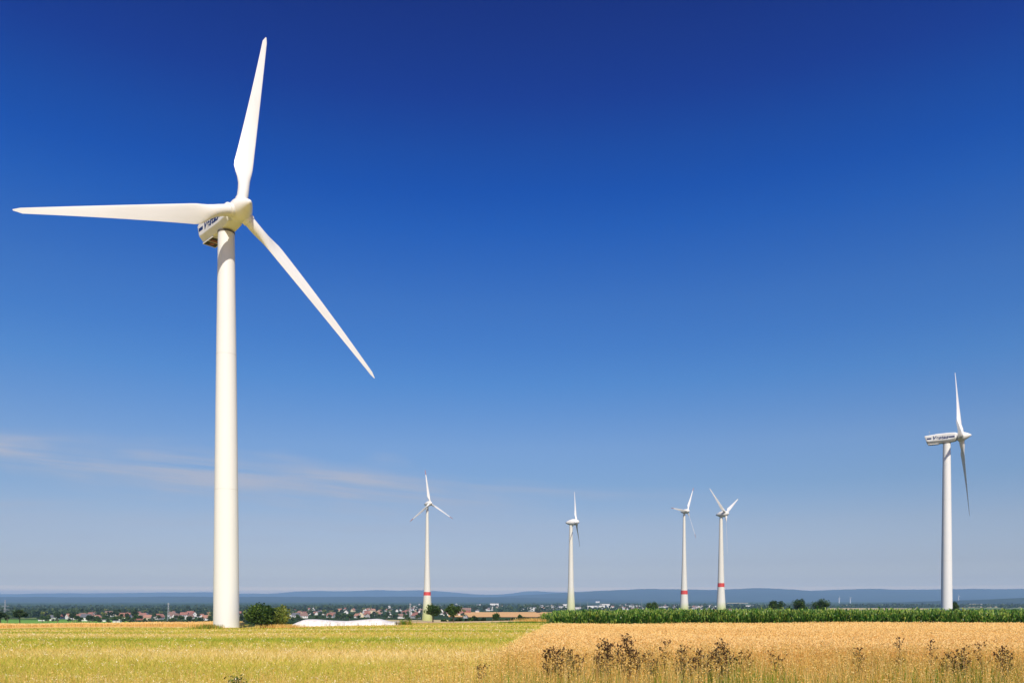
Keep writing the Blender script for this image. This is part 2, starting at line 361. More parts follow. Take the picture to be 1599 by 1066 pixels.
def box_turbine(hub_px, ratio, az, ph, label, L=33., detail=True, base_r=2.02, top_r=1.28, base_z=None, group='boxy three-bladed turbines with blue lettering', pitch=0., bend=.9):
    Dh = L / ratio; hub = Vector((wx(hub_px[0], Dh), Dh, wz(hub_px[1], Dh))); a = R(az)
    n = Vector((math.sin(a), math.cos(a), 0)); foot = hub - n * OVER
    gz = float(tz(foot.x, foot.y)) if base_z is None else base_z
    e = empty('wind_turbine', (foot.x, foot.y, gz), -a); tag(e, label, 'wind turbine', group)
    H = hub.z - gz; T = R(5)
    RM = Matrix.Rotation(T, 4, 'X'); top = H - OVER * math.sin(T) - 1.72
    mb = MB(); mb.lathe([(-1.2, base_r), (0, base_r), (H * .35, base_r - (base_r - top_r) * .28), (H * .7, base_r - (base_r - top_r) * .66), (top, top_r)], 64)
    tw = mb.build('tower', M['tower'], e, True)
    if detail:
        for k, fz in enumerate((.34, .67)):
            fl = MB(); rr = base_r - (base_r - top_r) * (fz * .98 if fz > .5 else fz * .8); rr = np.interp(fz * H, [0, H * .35, H * .7, top], [base_r, base_r - (base_r - top_r) * .28, base_r - (base_r - top_r) * .66, top_r])
            fl.lathe([(fz * H - .04, rr - .05), (fz * H - .03, rr + .012), (fz * H + .03, rr + .012), (fz * H + .04, rr - .05)], 64, cap=False); fl.build('flange_joint', M['seam'], tw, True)
        yk = MB(); yk.lathe([(top - .02, top_r + .07), (top + .22, top_r + .07)], 48); yk.build('yaw_ring', M['joint'], tw, True)
    # nacelle, modelled round the hub axis, front end at y=-1.3
    HW, TOPZ, BOT = 1.62, 1.75, -1.78
    def sec(w, t, b, c=.55): return [(-w + .35, t), (w - .35, t), (w, t - .35), (w, b + c + .35), (w - c, b), (-w + c, b), (-w, b + c + .35), (-w, t - .35)]
    nb = MB(); secs = [sec(HW * .93, 1.4, -1.45, .5), sec(HW, 1.5, BOT, .62), sec(HW, 1.80, BOT, .62), sec(HW, 1.86, BOT, .62), sec(HW * .97, 1.75, -1.35, .5), sec(HW * .8, 1.45, -1.2, .8)]
    yy = [-12.25, -11.75, -7.2, -4.5, -1.9, -1.35]
    loft(nb, secs[::1], yy)
    # slant the tail: lower edge further forward
    nb.v = [(x, y + (max(0, 1.3 - z) * .32 if y < -11.6 else 0), z) for x, y, z in nb.v]
    nc = nb.build('nacelle', M['nacelle'], e); nc.location = (0, OVER, H - .12); nc.rotation_euler = (R(.4), 0, 0)
    bv = nc.modifiers.new('soft edges', 'BEVEL'); bv.width = .12; bv.segments = 3; bv.limit_method = 'ANGLE'; bv.angle_limit = R(25)
    for sx in (1, -1):
        x0 = HW * 1.0 + .004 if sx > 0 else -HW - .02
        for (ya, yb) in ((-11.35, -9.85), (-4.1, -2.1)): st = MB(); st.box((x0, ya, -.10), (x0 + .018, yb, .46)); st.build('stripe', M['blue'], nc)
        t = link('lettering', TXT, nc); t.location = (sx * (HW + .016), -6.95, .22); t.rotation_euler = (R(90), 0, R(90) * sx)
    if detail:
        hb = MB(); hb.box((-1.0, -11.0, BOT - .12), (1.0, -7.6, BOT + .02)); hb.build('floor_opening', M['dark'], nc)  # solid slab, its dark colour painting the shade of the open hatch
        fr = MB()
        for x in (-1.08, 1.0): fr.box((x, -11.05, BOT - .2), (x + .08, -7.5, BOT + .01))
        for y in (-11.08, -9.4, -7.55): fr.box((-1.0, y, BOT - .2), (1.0, y + .09, BOT + .01))
        fr.build('opening_frame', M['nacelle'], nc)
        rd = MB(); rd.box((-.7, -9.2, BOT - .19), (.65, -8.5, BOT - .121)); rd.box((-.4, -10.6, BOT - .17), (.3, -9.8, BOT - .121)); rd.build('hoist', M['rust'], nc)
        ms = MB(); ms.tube([(.5, -10.6, 1.3), (.5, -10.6, 3.1)], .045, 6); ms.tube([(.1, -10.6, 2.9), (.9, -10.6, 2.9)], .04, 5); ms.lathe([(2.9, .11), (3.15, .13)], 8, c=(.1, -10.6, 0)); ms.lathe([(2.9, .13), (3.12, .05)], 8, c=(.9, -10.6, 0))
        ms.build('wind_sensor', M['steel'], nc)
        ht = MB(); ht.box((-.6, -8.6, 1.6), (.6, -7.0, 1.93)); ht.build('roof_hatch', M['nacelle'], nc)
    # spinner
    sp = MB(); sp.lathe([(-1.25, 1.25), (-1.2, 1.55), (-.6, 1.72), (.3, 1.74), (.9, 1.6), (1.5, 1.32), (2.2, .95), (2.8, .6), (3.2, .3), (3.35, .02)], 40, axis='y')
    for k in range(3):
        th = ph + k * 120; Rm = Matrix.Rotation(R(th), 4, 'Y'); c = MB(); c.lathe([(.6, 1.05), (1.75, 1.02), (2.0, .98), (2.05, .9)], 28)
        sp.add([Rm @ Vector(v) for v in c.v], c.f)
    s = sp.build('spinner', M['nacelle'], e, True); s.location = (0, OVER, H); s.rotation_euler = (T, 0, 0)
    if detail:
        rg = MB(); rg.lathe([(-1.36, 1.2), (-1.36, 1.32), (-1.22, 1.32), (-1.22, 1.2)], 40, axis='y', cap=False); rg.build('gap_ring', M['joint'], s)
    for k in range(3):
        th = R(ph + k * 120); bm = blade_mesh(L - 1.9, 2.9, .86, bend)
        Rm = Matrix.Rotation(T, 4, 'X') @ Matrix.Rotation(th, 4, 'Y') @ Matrix.Rotation(R(pitch), 4, 'Z')
        b = bm.build('blade', M['blade'], e, True); off = (Matrix.Rotation(T, 4, 'X') @ Matrix.Rotation(th, 4, 'Y')) @ Vector((0, 0, 1.9))
        b.location = (off.x, OVER + off.y, H + off.z); b.rotation_euler = Rm.to_euler()
        if detail:
            cr = MB(); cr.lathe([(.02, .80), (.02, .885), (.10, .885), (.10, .80)], 32, cap=False); cr.build('root_ring', M['seam'], b)
    return e, H, base_r
def egg_mat(name, green_h, H):
    m, nt, N, L = mat(name); o = N.new('ShaderNodeOutputMaterial'); b = N.new('ShaderNodeBsdfPrincipled'); b.inputs['Roughness'].default_value = .55
    t = N.new('ShaderNodeTexCoord'); s = N.new('ShaderNodeSeparateXYZ'); L.new(t.outputs['Object'], s.inputs[0]); d = N.new('ShaderNodeMath'); d.operation = 'DIVIDE'; d.inputs[1].default_value = H
    L.new(s.outputs[2], d.inputs[0]); g = green_h / H
    r = ramp(N, [(0, (.44, .47, .15)), (g * .25, (.50, .52, .22)), (g * .5, (.57, .58, .33)), (g * .75, (.63, .62, .45)), (g, (.69, .66, .57))], 'CONSTANT' if False else 'LINEAR')
    L.new(d.outputs[0], r.inputs[0]); n = noise(N, L, .35, coords(N, L, 'Object', (1, 1, .1))); r2 = ramp(N, [(.3, (.93,) * 3), (.7, (1.0,) * 3)]); L.new(n.outputs['Fac'], r2.inputs[0])
    q = N.new('ShaderNodeMix'); q.data_type = 'RGBA'; q.blend_type = 'MULTIPLY'; q.inputs[0].default_value = 1; L.new(r.outputs[0], q.inputs[6]); L.new(r2.outputs[0], q.inputs[7])
    L.new(q.outputs[2], b.inputs['Base Color']); L.new(b.outputs[0], o.inputs[0]); return m
def egg_turbine(hub_px, ratio, az, ph, label, L, prof, green, band=None, tips=True, base_z=None, eg=1., pitch=-10.):
    over = 4.2 * eg; Dh = L / ratio; hub = Vector((wx(hub_px[0], Dh), Dh, wz(hub_px[1], Dh))); a = R(az)
    n = Vector((math.sin(a), math.cos(a), 0)); foot = hub - n * over; gz = float(tz(foot.x, foot.y)) if base_z is None else base_z
    e = empty('wind_turbine', (foot.x, foot.y, gz), -a); tag(e, label, 'wind turbine', 'turbines with egg-shaped nacelles')
    H = hub.z - gz; T = R(4); top = H - 2.5 * eg - .1
    P = [(-1, prof[0][1])] + [(h * top, r) for h, r in prof]
    mb = MB(); mb.lathe(P, 40); tw = mb.build('tower', egg_mat('banded_tower_paint', green, H), e, True)
    if band:
        z0, z1 = band; hs = [p[0] for p in P]; rs = [p[1] for p in P]; zz = [z0] + [h for h in hs if z0 < h < z1] + [z1]
        b = MB(); b.lathe([(z, float(np.interp(z, hs, rs)) + .03) for z in zz], 40, cap=False); b.build('red_band', M['red_band'], tw, True)
    nk = MB(); nk.lathe([(top - .1, prof[-1][1] * .92), (H - 1.6 * eg, prof[-1][1] * .9)], 24); nk.build('yaw_neck', M['joint'], tw, True)
    nb = MB(); pr = [(-8.3, .05), (-8.1, .55), (-7.2, 1.2), (-5.6, 1.95), (-4.0, 2.42), (-2.4, 2.62), (-1.35, 2.55)]
    nb.lathe([(y * eg, r * eg) for y, r in pr], 36, axis='y'); nc = nb.build('nacelle', M['nacelle'], e, True); nc.location = (0, over, H); nc.rotation_euler = (T, 0, 0)
    gr = MB(); gr.lathe([(-8.0 * eg, .62 * eg), (-8.45 * eg, .5 * eg), (-8.5 * eg, .1)], 20, axis='y'); gr.build('exhaust_grille', M['joint'], nc)
    sp = MB(); sp.lathe([(y * eg, r * eg) for y, r in [(-1.25, 2.3), (-1.2, 2.5), (-.3, 2.4), (.6, 2.1), (1.4, 1.65), (2.1, 1.1), (2.5, .6), (2.65, .05)]], 36, axis='y')
    s = sp.build('spinner', M['nacelle'], e, True); s.location = (0, over, H); s.rotation_euler = (T, 0, 0)
    r0 = 1.8 * eg
    for k in range(3):
        th = R(ph + k * 120); Rq = Matrix.Rotation(T, 4, 'X') @ Matrix.Rotation(th, 4, 'Y'); off = Rq @ Vector((0, 0, r0)); Rq = Rq @ Matrix.Rotation(R(pitch), 4, 'Z')
        bm = blade_mesh(L - r0, L * .085, .95 * eg, .5); b = bm.build('blade', M['blade'], e, True); b.location = (off.x, over + off.y, H + off.z); b.rotation_euler = Rq.to_euler()
        if tips:
            LL = L - r0; tp = MB(); tp.lathe([(LL * .86, .38), (LL * .93, .30), (LL + .15, .20), (LL + .2, .02)], 10); tp.v = [(x * 1.25 + .14, y * .55 - .5 * (z / LL) ** 2, z) for x, y, z in tp.v]
            tp.build('blade_tip', M['tip'], b, True)
    return e
M['tip'] = paint('tip_paint', (.40, .16, .14), (.25, .13, .13), .5)
big, HB, RB = box_turbine((375.2, 328.5), .262, 134.8, 108.8, 'largest white wind turbine standing at the field edge beside the round bush, blade pointing left')
box_turbine((1501, 681.3), .1100, 121.5, 90., 'white wind turbine rising behind the corn at right, side-on, one blade hanging down', pitch=-13., bend=.25)
egg_turbine((671.5, 785.5), .0415, 132.6, 6.7, 'slim wind turbine with red tower band standing behind the two small trees', 33., [(0, 5.3), (.12, 4.35), (.27, 3.35), (.5, 2.4), (.75, 1.75), (1, 1.25)], 26, (25.5, 29))
egg_turbine((899.6, 814.5), .0415, 102., -16., 'smallest of the mid-distance wind turbines, green-based tower without a red band, behind the corn corner', 22., [(0, 3.6), (.15, 2.7), (.4, 1.9), (.7, 1.45), (1, 1.05)], 24, None, False, eg=.82, pitch=-24.)
egg_turbine((1073.5, 797.5), .0368, 133., 88.3, 'turbine with low red band, left of the pair behind the corn, one blade pointing left', 33., [(0, 5.0), (.12, 4.3), (.27, 3.3), (.5, 2.4), (.75, 1.75), (1, 1.25)], 10, (19, 23.4), base_z=-11.5)
egg_turbine((1133.5, 801.5), .0505, 128., 57.3, 'turbine with higher red band, right of the pair behind the corn, two blades up', 33., [(0, 4.0), (.12, 3.4), (.27, 2.75), (.5, 2.2), (.75, 1.7), (1, 1.25)], 8, (20, 23.2), tips=False, base_z=-8.0)
for (px, py, az, ph, lab) in ((1311, 933.2, 150, 2, 'tiny far-off white wind turbine, left one of the two near the pale field'), (1328.3, 933.2, 150, 52, 'tiny far-off white wind turbine, right one of the two, standing on the pale field'),
                              (1497.5, 930.5, 150, 20, 'tiny far-off white wind turbine just right of the side-on turbine tower')):
    box_turbine((px, py), 4.4 / 1250, az, ph, lab, 25., False, 3.8, 3.0, base_z=-33., group='tiny turbines on the far plain')
# door stair and cable box at the big tower
a = R(88); bx_, by_ = big.location.x + (RB + .02) * math.cos(a - R(88)), big.location.y
st = MB()
for k in range(8): st.box((RB - .02 + .0, -.45, .18 + k * .22), (RB + .30 + (7 - k) * .0, .45, .22 + k * .22)) if k == 7 else st.box((RB + .28 + (6 - k) * .16, -.4, .18 + k * .22), (RB + .50 + (6 - k) * .16, .4, .22 + k * .22))
for y in (-.42, .42): st.tube([(RB + 1.6, y, 0), (RB + .3, y, 1.76)], .04, 5); st.tube([(RB + 1.6, y, 1.0), (RB + .3, y, 2.76), (RB + .02, y, 2.76)], .03, 5); st.tube([(RB + 1.6, y, 0), (RB + 1.6, y, 1.0)], .03, 5); st.tube([(RB + .3, y, 1.7), (RB + .3, y, 2.76)], .03, 5)
so = st.build('entrance_stair', M['steel'], big); so.rotation_euler = (0, 0, R(134.8) + R(80))
dr = MB(); dr.box((RB - .08, -.42, 1.8), (RB + .04, .42, 3.9)); do = dr.build('door', M['seam'], big); do.rotation_euler = (0, 0, R(134.8) + R(80))

# ------------------------------------------------------------------ near trees and bushes
def bush(px, Y, w, h, n, leaf, m, seed, name, label, cat='bush', group=None, clumps=22, d=None):
    tm = tree_mesh(h, w, n, leaf, m, seed, .98, clumps, d, .02); return make_tree(name, at_px(px, Y), tm, label, cat, group)
bush(407, 128, 6.2, 4.4, 6000, .19, M['leaf'], 11, 'round_bush', 'big dark green round bush beside the tall tower foot', clumps=40)
bush(432, 130.0, 5.6, 4.1, 5200, .16, M['leaf_warm'], 12, 'flowering_bush', 'yellow-green bush with pale tips right behind the dark round bush', clumps=34)
for (px, top, base, w, Y, sd, lab) in ((676, 940, 970, 25, 205, 21, 'small round tree with a trunk, partly in front of the banded tower foot'), (708, 942, 972, 27, 203, 22, 'small round tree with dark trunk right of the tower tree'),
                                       (31, 951, 981, 24, 232, 23, 'spreading dark tree with bare trunk in front of the meadow'), (1, 952, 979, 22, 245, 24, 'dark tree cut by the left picture edge')):
    x, y, z = at_px(px, Y); h = wz(top, Y) - z; tm = tree_mesh(h, w * 1.2 * Y / F, 2400, .19, M['leaf'] if sd < 23 else M['leaf_dark'], sd, .80 if sd < 23 else .56, 26, trunk_r=.028)
    make_tree('field_tree', (x, y, z), tm, lab, 'tree', 'small trees at the field edge')
sap = tree_mesh(3.0, 1.6, 260, .11, M['leaf_dark'], 29, .6, 8); make_tree('young_tree', at_px(11, 225), sap, 'thin young tree between the two dark trees at left', 'tree')
for (px, top, w, Y, sd, lab) in ((1018, 936.0, 24, 330, 31, 'round green tree top just above the corn, alone left of the banded pair'), (1211, 934.5, 28, 330, 32, 'left tree of the row of three above the corn'),
                                 (1248, 933.0, 23, 330, 33, 'middle tree of the row of three above the corn'), (1282, 933.0, 29, 325, 34, 'right tree of the row of three above the corn'), (1491, 937, 14, 350, 35, 'tree top just right of the side-on turbine tower')):
    x, y, z = at_px(px, Y); h = wz(top, Y) - z; tm = tree_mesh(h, w * 1.12 * Y / F, 3000, .24, M['leaf'], sd, .62, 26); make_tree('round_tree', (x, y, z), tm, lab, 'tree', 'round trees behind the corn')
# hedge shrubs behind the fallow field
hd = [(693, 9, 5), (706, 9, 5), (717, 12, 7), (735, 9, 7), (742, 11, 10), (755, 7, 7), (774, 15, 15), (790, 6, 5), (802, 10, 10), (812, 11, 14), (821, 10, 9), (832, 7, 6), (841, 6, 8), (853, 9, 9), (862, 9, 8), (872, 9, 7), (728, 7, 5), (748, 10, 6), (784, 8, 4)]
for i, (px, w, h) in enumerate(hd):
    Y = 262 + (i % 3) * 5; x, y, z = at_px(px, Y); top = 970 - h; hh = wz(top, Y) - z
    tm = tree_mesh(hh, w * 1.45 * Y / F, 900, .24, M['leaf_dark'] if i % 3 else M['leaf'], 50 + i, .95, 14)
    make_tree('hedge_shrub', (x, y, z), tm, 'dark green shrub in the uneven hedge behind the fallow field', 'shrub', 'hedge shrubs behind the fallow field')
# verge weeds at big turbine foot
def tuft_mesh(n, rad, h, m, seed, tlo=.2, thi=.9, w=.02, seg=2, mname='blades', ry=None):
    r = np.random.default_rng(seed); P = np.stack([r.normal(0, rad * .5, n), r.normal(0, (ry or rad) * .5, n), np.zeros(n)], 1)
    return blades(P, h * r.uniform(.5, 1.15, n), w, r, m, r.uniform(tlo, thi, n), .45, mname)
def blades(P, h, w, r, m, tint, bend=.3, name='blades'):
    n = len(P); a = r.uniform(0, 2 * np.pi, n); lean = r.uniform(0, bend, n) * h; dx, dy = np.cos(a) * lean, np.sin(a) * lean
    b = r.uniform(0, np.pi, n); w = w * r.uniform(.6, 1.4, n); ux, uy = np.cos(b) * w, np.sin(b) * w
    U = np.stack([ux, uy, np.zeros(n)], 1); m1 = P + np.stack([dx * .35, dy * .35, h * .55], 1); t = P + np.stack([dx, dy, h], 1)
    V = np.stack([P - U, P + U, m1 + U * .8, m1 - U * .8, t + U * .15, t - U * .15], 1).reshape(-1, 3)
    i = np.arange(n) * 6; Fc = np.concatenate([np.stack([i, i + 1, i + 2, i + 3], 1), np.stack([i + 3, i + 2, i + 4, i + 5], 1)])
    return np_mesh(name, V, Fc, m, np.concatenate([tint, tint]))
def weed(px, Y, n, rad, h, m, sd, name, label, lo, hi, ry=None, cat='weeds', dz=0):
    x, y, z = at_px(px, Y); o = link(name, tuft_mesh(n, rad, h, m, sd, lo, hi, .03, ry=ry)); o.location = (x, y, z + dz); tag(o, label, cat)
weed(325, 124, 900, 2.2, .75, M['verge'], 61, 'weed_mound', 'low weedy mound left of the tall tower foot', .0, .7, 1.0)
weed(352, 126, 1500, 4.6, .24, M['verge'], 62, 'tower_foot_grass', 'golden grass fringe around the tall tower foot', .3, .9, 1.2, 'grass')
weed(440, 127, 1200, 3.4, .7, M['verge'], 63, 'bush_foot_grass', 'orange dry grass patch under the right side of the bush', .45, .9, .9, 'grass')
weed(835, 185, 1000, 5., 1.1, M['verge'], 64, 'dry_grass_bank', 'golden dry grass hump at the field edge left of the corn', .45, .9, 1.5, 'grass')
weed(820, 176, 1600, 6., .45, M['verge'], 65, 'green_grass_patch', 'greener grass patch in front of the dry grass hump', .0, .3, 1.2, 'grass')
weed(632, 148, 300, 1.6, 1.1, M['verge'], 66, 'heap_end_weeds', 'tall weeds at the right end of the white heap', .0, .6, .8)

# ------------------------------------------------------------------ white film heap
def heap():
    Y = 153.; e = empty('silage_heap', at_px(543, Y)); tag(e, 'long low heap covered with white plastic film at the far field edge', 'silage heap')
    r = np.random.default_rng(5)
    top = np.array([(454, 977.5), (458, 975.5), (466, 970.5), (478, 966.3), (490, 966.2), (505, 967.2), (520, 968.3), (540, 969), (560, 967.6), (575, 966.2), (590, 965.4), (597, 966.6), (606, 969.4), (612, 970), (620, 969.2), (628, 969.3), (631, 970)])
    n = 120; pxs = np.linspace(454, 631, n); zt = np.interp(pxs, top[:, 0], top[:, 1]); zt = np.convolve(np.pad(zt, 2, 'edge'), np.ones(5) / 5, 'valid')
    m = 22; V = []
    for i in range(n):
        x = wx(pxs[i], Y); g = float(tz(x, Y)) - .1; zc = wz(zt[i], Y); hw = 3.2 + .3 * math.sin(i * .13); fold = .10 * math.sin(i * 1.1 + 2 * math.sin(i * .3)) + r.normal(0, .012)
        for j in range(m):
            t = -1 + 2 * j / (m - 1); prof = (1 - abs(t) ** 3.2) ** .75 if abs(t) < 1 else 0
            yy = Y + t * hw * (1 + fold * .4); V.append((x - e.location.x, yy - e.location.y, g + (zc - g) * prof + fold * prof * (1 - prof) * 2.2 - e.location.z))
    i = np.arange(n - 1)[:, None] * m + np.arange(m - 1)[None, :]; Fc = np.stack([i, i + m, i + 1 + m, i + 1], -1).reshape(-1, 4)
    link('plastic_cover', np_mesh('plastic_cover', V, Fc, M['white_film'], smooth_=True), e)
    k = MB(); xe = wx(631, Y) - e.location.x; g = float(tz(wx(631, Y), Y)) - e.location.z; zt_ = wz(970.3, Y) - e.location.z
    pts = [(xe + .02, t * 3.1, g + (zt_ - g) * ((1 - abs(t) ** 3.2) ** .75)) for t in np.linspace(-.98, .98, 15)]
    k.v = pts + [(xe + .5, t * 2.9, g - .1) for t in np.linspace(-.98, .98, 15)]; k.f = [(q, q + 1, q + 16, q + 15) for q in range(14)]
    k.build('open_end', M['dark'], e)  # dark sheet painting the shade within the open end
heap()
for i, (px, h, n) in enumerate(((508, .6, 3), (515, 1.2, 4), (529, .55, 5), (537, .5, 3), (559, .5, 5), (580, .5, 2), (586, .6, 2), (621, .9, 9), (602, .35, 4))):
    Y = 147.; mb = MB(); rr = random.Random(i)
    for k in range(n):
        a = rr.uniform(-1, 1); b = rr.uniform(-.4, .4); hh = h * rr.uniform(.5, 1.1); mb.tube([(a * .15, 0, -.1), (a * .5 * hh + a * .1, b * hh * .4, hh * .6), (a * .9 * hh, b * hh, hh)], [.022, .016, .008], 4)
        for q in range(2): t = rr.uniform(.4, .9); mb.tube([(a * .9 * hh * t, b * hh * t, hh * t), (a * .9 * hh * t + rr.uniform(-.2, .2), b * hh * t, hh * t + .2)], [.012, .006], 4)
    o = mb.build('dry_weed', M['bark'], None); o.location = at_px(px, Y); tag(o, 'dark bare weed stalks in front of the white heap', 'weed', 'dry weeds in front of the white heap')

# ------------------------------------------------------------------ crops
def corn():
    r = np.random.default_rng(8); rows = []
    for k in range(16):
        y0 = 99 + k * .8; xs = np.arange(bnd(98) + .3 + k * .05, 92 + k, .26); rows.append(np.stack([xs + r.normal(0, .05, len(xs)), y0 + r.normal(0, .08, len(xs)), np.full(len(xs), 0)], 1))
    ys = r.uniform(112, 165, 9000); rows.append(np.stack([bnd(98) + 1 + r.uniform(0, 1, 9000) * (.72 * ys + 5), ys, np.full(9000, 1)], 1))
    # left flank and rounded near corner
    ys = r.uniform(95.5, 150, 900); rows.append(np.stack([bnd(98) + .2 + r.uniform(0, 2.2, 900) + np.maximum(ys - 99, 0) * .06, ys, np.zeros(900)], 1))
    P = np.concatenate(rows); P = P[~((P[:, 1] < 98.6) & (P[:, 0] > bnd(98) + 3.2 - (98.6 - P[:, 1]) * .6))]
    n = len(P); base = np.stack([P[:, 0], P[:, 1], tz(P[:, 0], P[:, 1])], 1)
    H = r.normal(2.26, .15, n) * (1 - .30 * np.exp(-np.maximum(P[:, 0] - bnd(98), 0) / 1.6))
    H += .12 * np.sin(P[:, 0] * .6) * np.sin(P[:, 0] * .23 + 1)
    Vs = []; Fs = []; T = []; off = 0
    # stalks
    w = .018; b = r.uniform(0, np.pi, n); U = np.stack([np.cos(b) * w, np.sin(b) * w, np.zeros(n)], 1); t = base.copy(); t[:, 2] += H * .92
    V = np.stack([base - U, base + U, t + U * .5, t - U * .5], 1).reshape(-1, 3); Vs.append(V); Fs.append(np.arange(n * 4).reshape(-1, 4)); T.append(r.uniform(.2, .5, n)); off = n * 4
    # tassel spikes
    for q in range(3):
        a = r.uniform(0, 2 * np.pi, n); tt = t + np.stack([np.cos(a) * .06, np.sin(a) * .06, .24 + 0 * a], 1)
        V = np.stack([t - U * .5, t + U * .5, tt + U * .25, tt - U * .25], 1).reshape(-1, 3); Vs.append(V); Fs.append(np.arange(n * 4).reshape(-1, 4) + off); off += n * 4; T.append(r.uniform(.86, 1, n))
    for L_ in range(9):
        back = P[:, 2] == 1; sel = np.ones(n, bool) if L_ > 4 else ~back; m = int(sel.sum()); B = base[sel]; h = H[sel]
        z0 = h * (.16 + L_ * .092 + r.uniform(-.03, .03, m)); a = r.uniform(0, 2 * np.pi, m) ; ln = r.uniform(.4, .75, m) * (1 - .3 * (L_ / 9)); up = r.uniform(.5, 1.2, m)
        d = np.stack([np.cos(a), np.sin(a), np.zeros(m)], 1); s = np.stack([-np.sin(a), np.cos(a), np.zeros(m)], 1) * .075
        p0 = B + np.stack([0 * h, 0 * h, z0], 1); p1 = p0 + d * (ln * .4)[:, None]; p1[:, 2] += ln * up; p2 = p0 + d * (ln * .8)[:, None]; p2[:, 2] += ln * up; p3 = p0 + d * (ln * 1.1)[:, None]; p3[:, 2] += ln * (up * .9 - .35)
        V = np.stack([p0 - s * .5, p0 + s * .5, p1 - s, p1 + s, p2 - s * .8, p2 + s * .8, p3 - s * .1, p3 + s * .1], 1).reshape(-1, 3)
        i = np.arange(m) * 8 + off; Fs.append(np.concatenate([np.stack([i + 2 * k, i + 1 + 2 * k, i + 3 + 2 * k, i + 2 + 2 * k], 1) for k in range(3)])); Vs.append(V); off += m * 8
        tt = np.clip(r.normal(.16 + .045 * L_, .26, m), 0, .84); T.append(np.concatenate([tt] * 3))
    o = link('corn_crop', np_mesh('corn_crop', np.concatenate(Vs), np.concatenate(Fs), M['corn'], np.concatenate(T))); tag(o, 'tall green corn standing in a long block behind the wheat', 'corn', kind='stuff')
corn()
def scatter(dens, y0, y1, xl, xr, r):
    A = max(abs(xr(y1) - xl(y1)), abs(xr(y0) - xl(y0))) * (y1 - y0); n = int(A * dens); y = r.uniform(y0, y1, n)
    lo = min(xl(y0), xl(y1)); hi = max(xr(y0), xr(y1)); x = r.uniform(lo, hi, int(n)); a = np.array([xl(q) for q in y]); b = np.array([xr(q) for q in y]); k = (x > a) & (x < b)
    x, y = x[k], y[k]; return np.stack([x, y, tz(x, y)], 1)
def join_np(parts):
    Vs = []; Fs = []; T = []; off = 0
    for V, Fc, t in parts: Vs.append(V); Fs.append(Fc + off); T.append(t); off += len(V)
    return np.concatenate(Vs), np.concatenate(Fs), np.concatenate(T)
def wheat():
    r = np.random.default_rng(9); parts = []
    xr = lambda y: .70 * y + 2
    def field(xl, xr, bands, hh=.82):
        for (y0, y1, dens, w, ew) in bands:
            P = scatter(dens, y0, y1, xl, xr, r); n = len(P); h = r.normal(hh, .055, n) + .05 * np.sin(P[:, 0] * .35 + P[:, 1] * .2)
            a = r.uniform(0, 2 * np.pi, n); ln = r.uniform(.02, .12, n); top = P + np.stack([np.cos(a) * ln, np.sin(a) * ln, h], 1); b = r.uniform(0, np.pi, n); U = np.stack([np.cos(b), np.sin(b), 0 * b], 1)
            lo = P.copy(); lo[:, 2] += 0 if y0 < 30 else .25
            V = np.stack([lo - U * w, lo + U * w, top + U * w * .6, top - U * w * .6], 1).reshape(-1, 3); parts.append((V, np.arange(n * 4).reshape(-1, 4), np.clip(r.normal(.35, .2, n), 0, 1)))
            # nodding ear
            d = np.stack([np.cos(a) * .07, np.sin(a) * .07, r.uniform(-.03, .08, n)], 1) * (1 if y0 < 45 else 1.5); mid = top + d * .5; end = top + d
            V = np.stack([top, mid + U * ew + [0, 0, ew * .5], end, mid - U * ew - [0, 0, ew * .5]], 1).reshape(-1, 3); parts.append((V, np.arange(n * 4).reshape(-1, 4), np.clip(r.normal(.62, .22, n), 0, 1)))
    field(bnd, xr, [(20.5, 26, 260, .0030, .010), (26, 36, 170, .004, .012), (36, 55, 95, .006, .016), (55, 78, 45, .010, .024), (78, 98.5, 26, .015, .034)])
    V, Fc, t = join_np(parts); o = link('wheat_crop', np_mesh('wheat_crop', V, Fc, M['wheat'], t)); tag(o, 'ripe golden wheat with ears covering the right foreground', 'wheat', kind='stuff')
    parts.clear(); field(lambda y: -.75 * y, lambda y: -50 - (y - 150) * .35, [(152, 204, 7, .04, .09)], .75)
    V, Fc, t = join_np(parts); o = link('wheat_strip_crop', np_mesh('wheat_strip_crop', V, Fc, M['wheat'], t)); tag(o, 'thin strip of ripe wheat along the far left field edge', 'wheat', kind='stuff')
wheat()
def blade_arrays(P, h, w, r, tint, bend):
    n = len(P); a = r.uniform(0, 2 * np.pi, n); lean = r.uniform(0, 1, n) * bend * h; dx, dy = np.cos(a) * lean, np.sin(a) * lean; b = r.uniform(0, np.pi, n)
    U = np.stack([np.cos(b) * w, np.sin(b) * w, np.zeros(n)], 1); m1 = P + np.stack([dx * .35, dy * .35, h * .55], 1); t = P + np.stack([dx, dy, h], 1)
    V = np.stack([P - U, P + U, m1 + U * .8, m1 - U * .8, t + U * .15, t - U * .15], 1).reshape(-1, 3); i = np.arange(n) * 6
    return V, np.concatenate([np.stack([i, i + 1, i + 2, i + 3], 1), np.stack([i + 3, i + 2, i + 4, i + 5], 1)]), np.concatenate([tint, tint]), t
def patch(x, y, s=1.):   # smooth pseudo-noise 0..1 for greener and drier patches
    return .5 + .25 * (np.sin(x * .031 * s + y * .19 * s + 1.3) + np.sin(x * .083 * s - y * .071 * s + 4) * .6 + np.sin(y * .45 * s + np.sin(x * .05 * s) * 2) * .5)
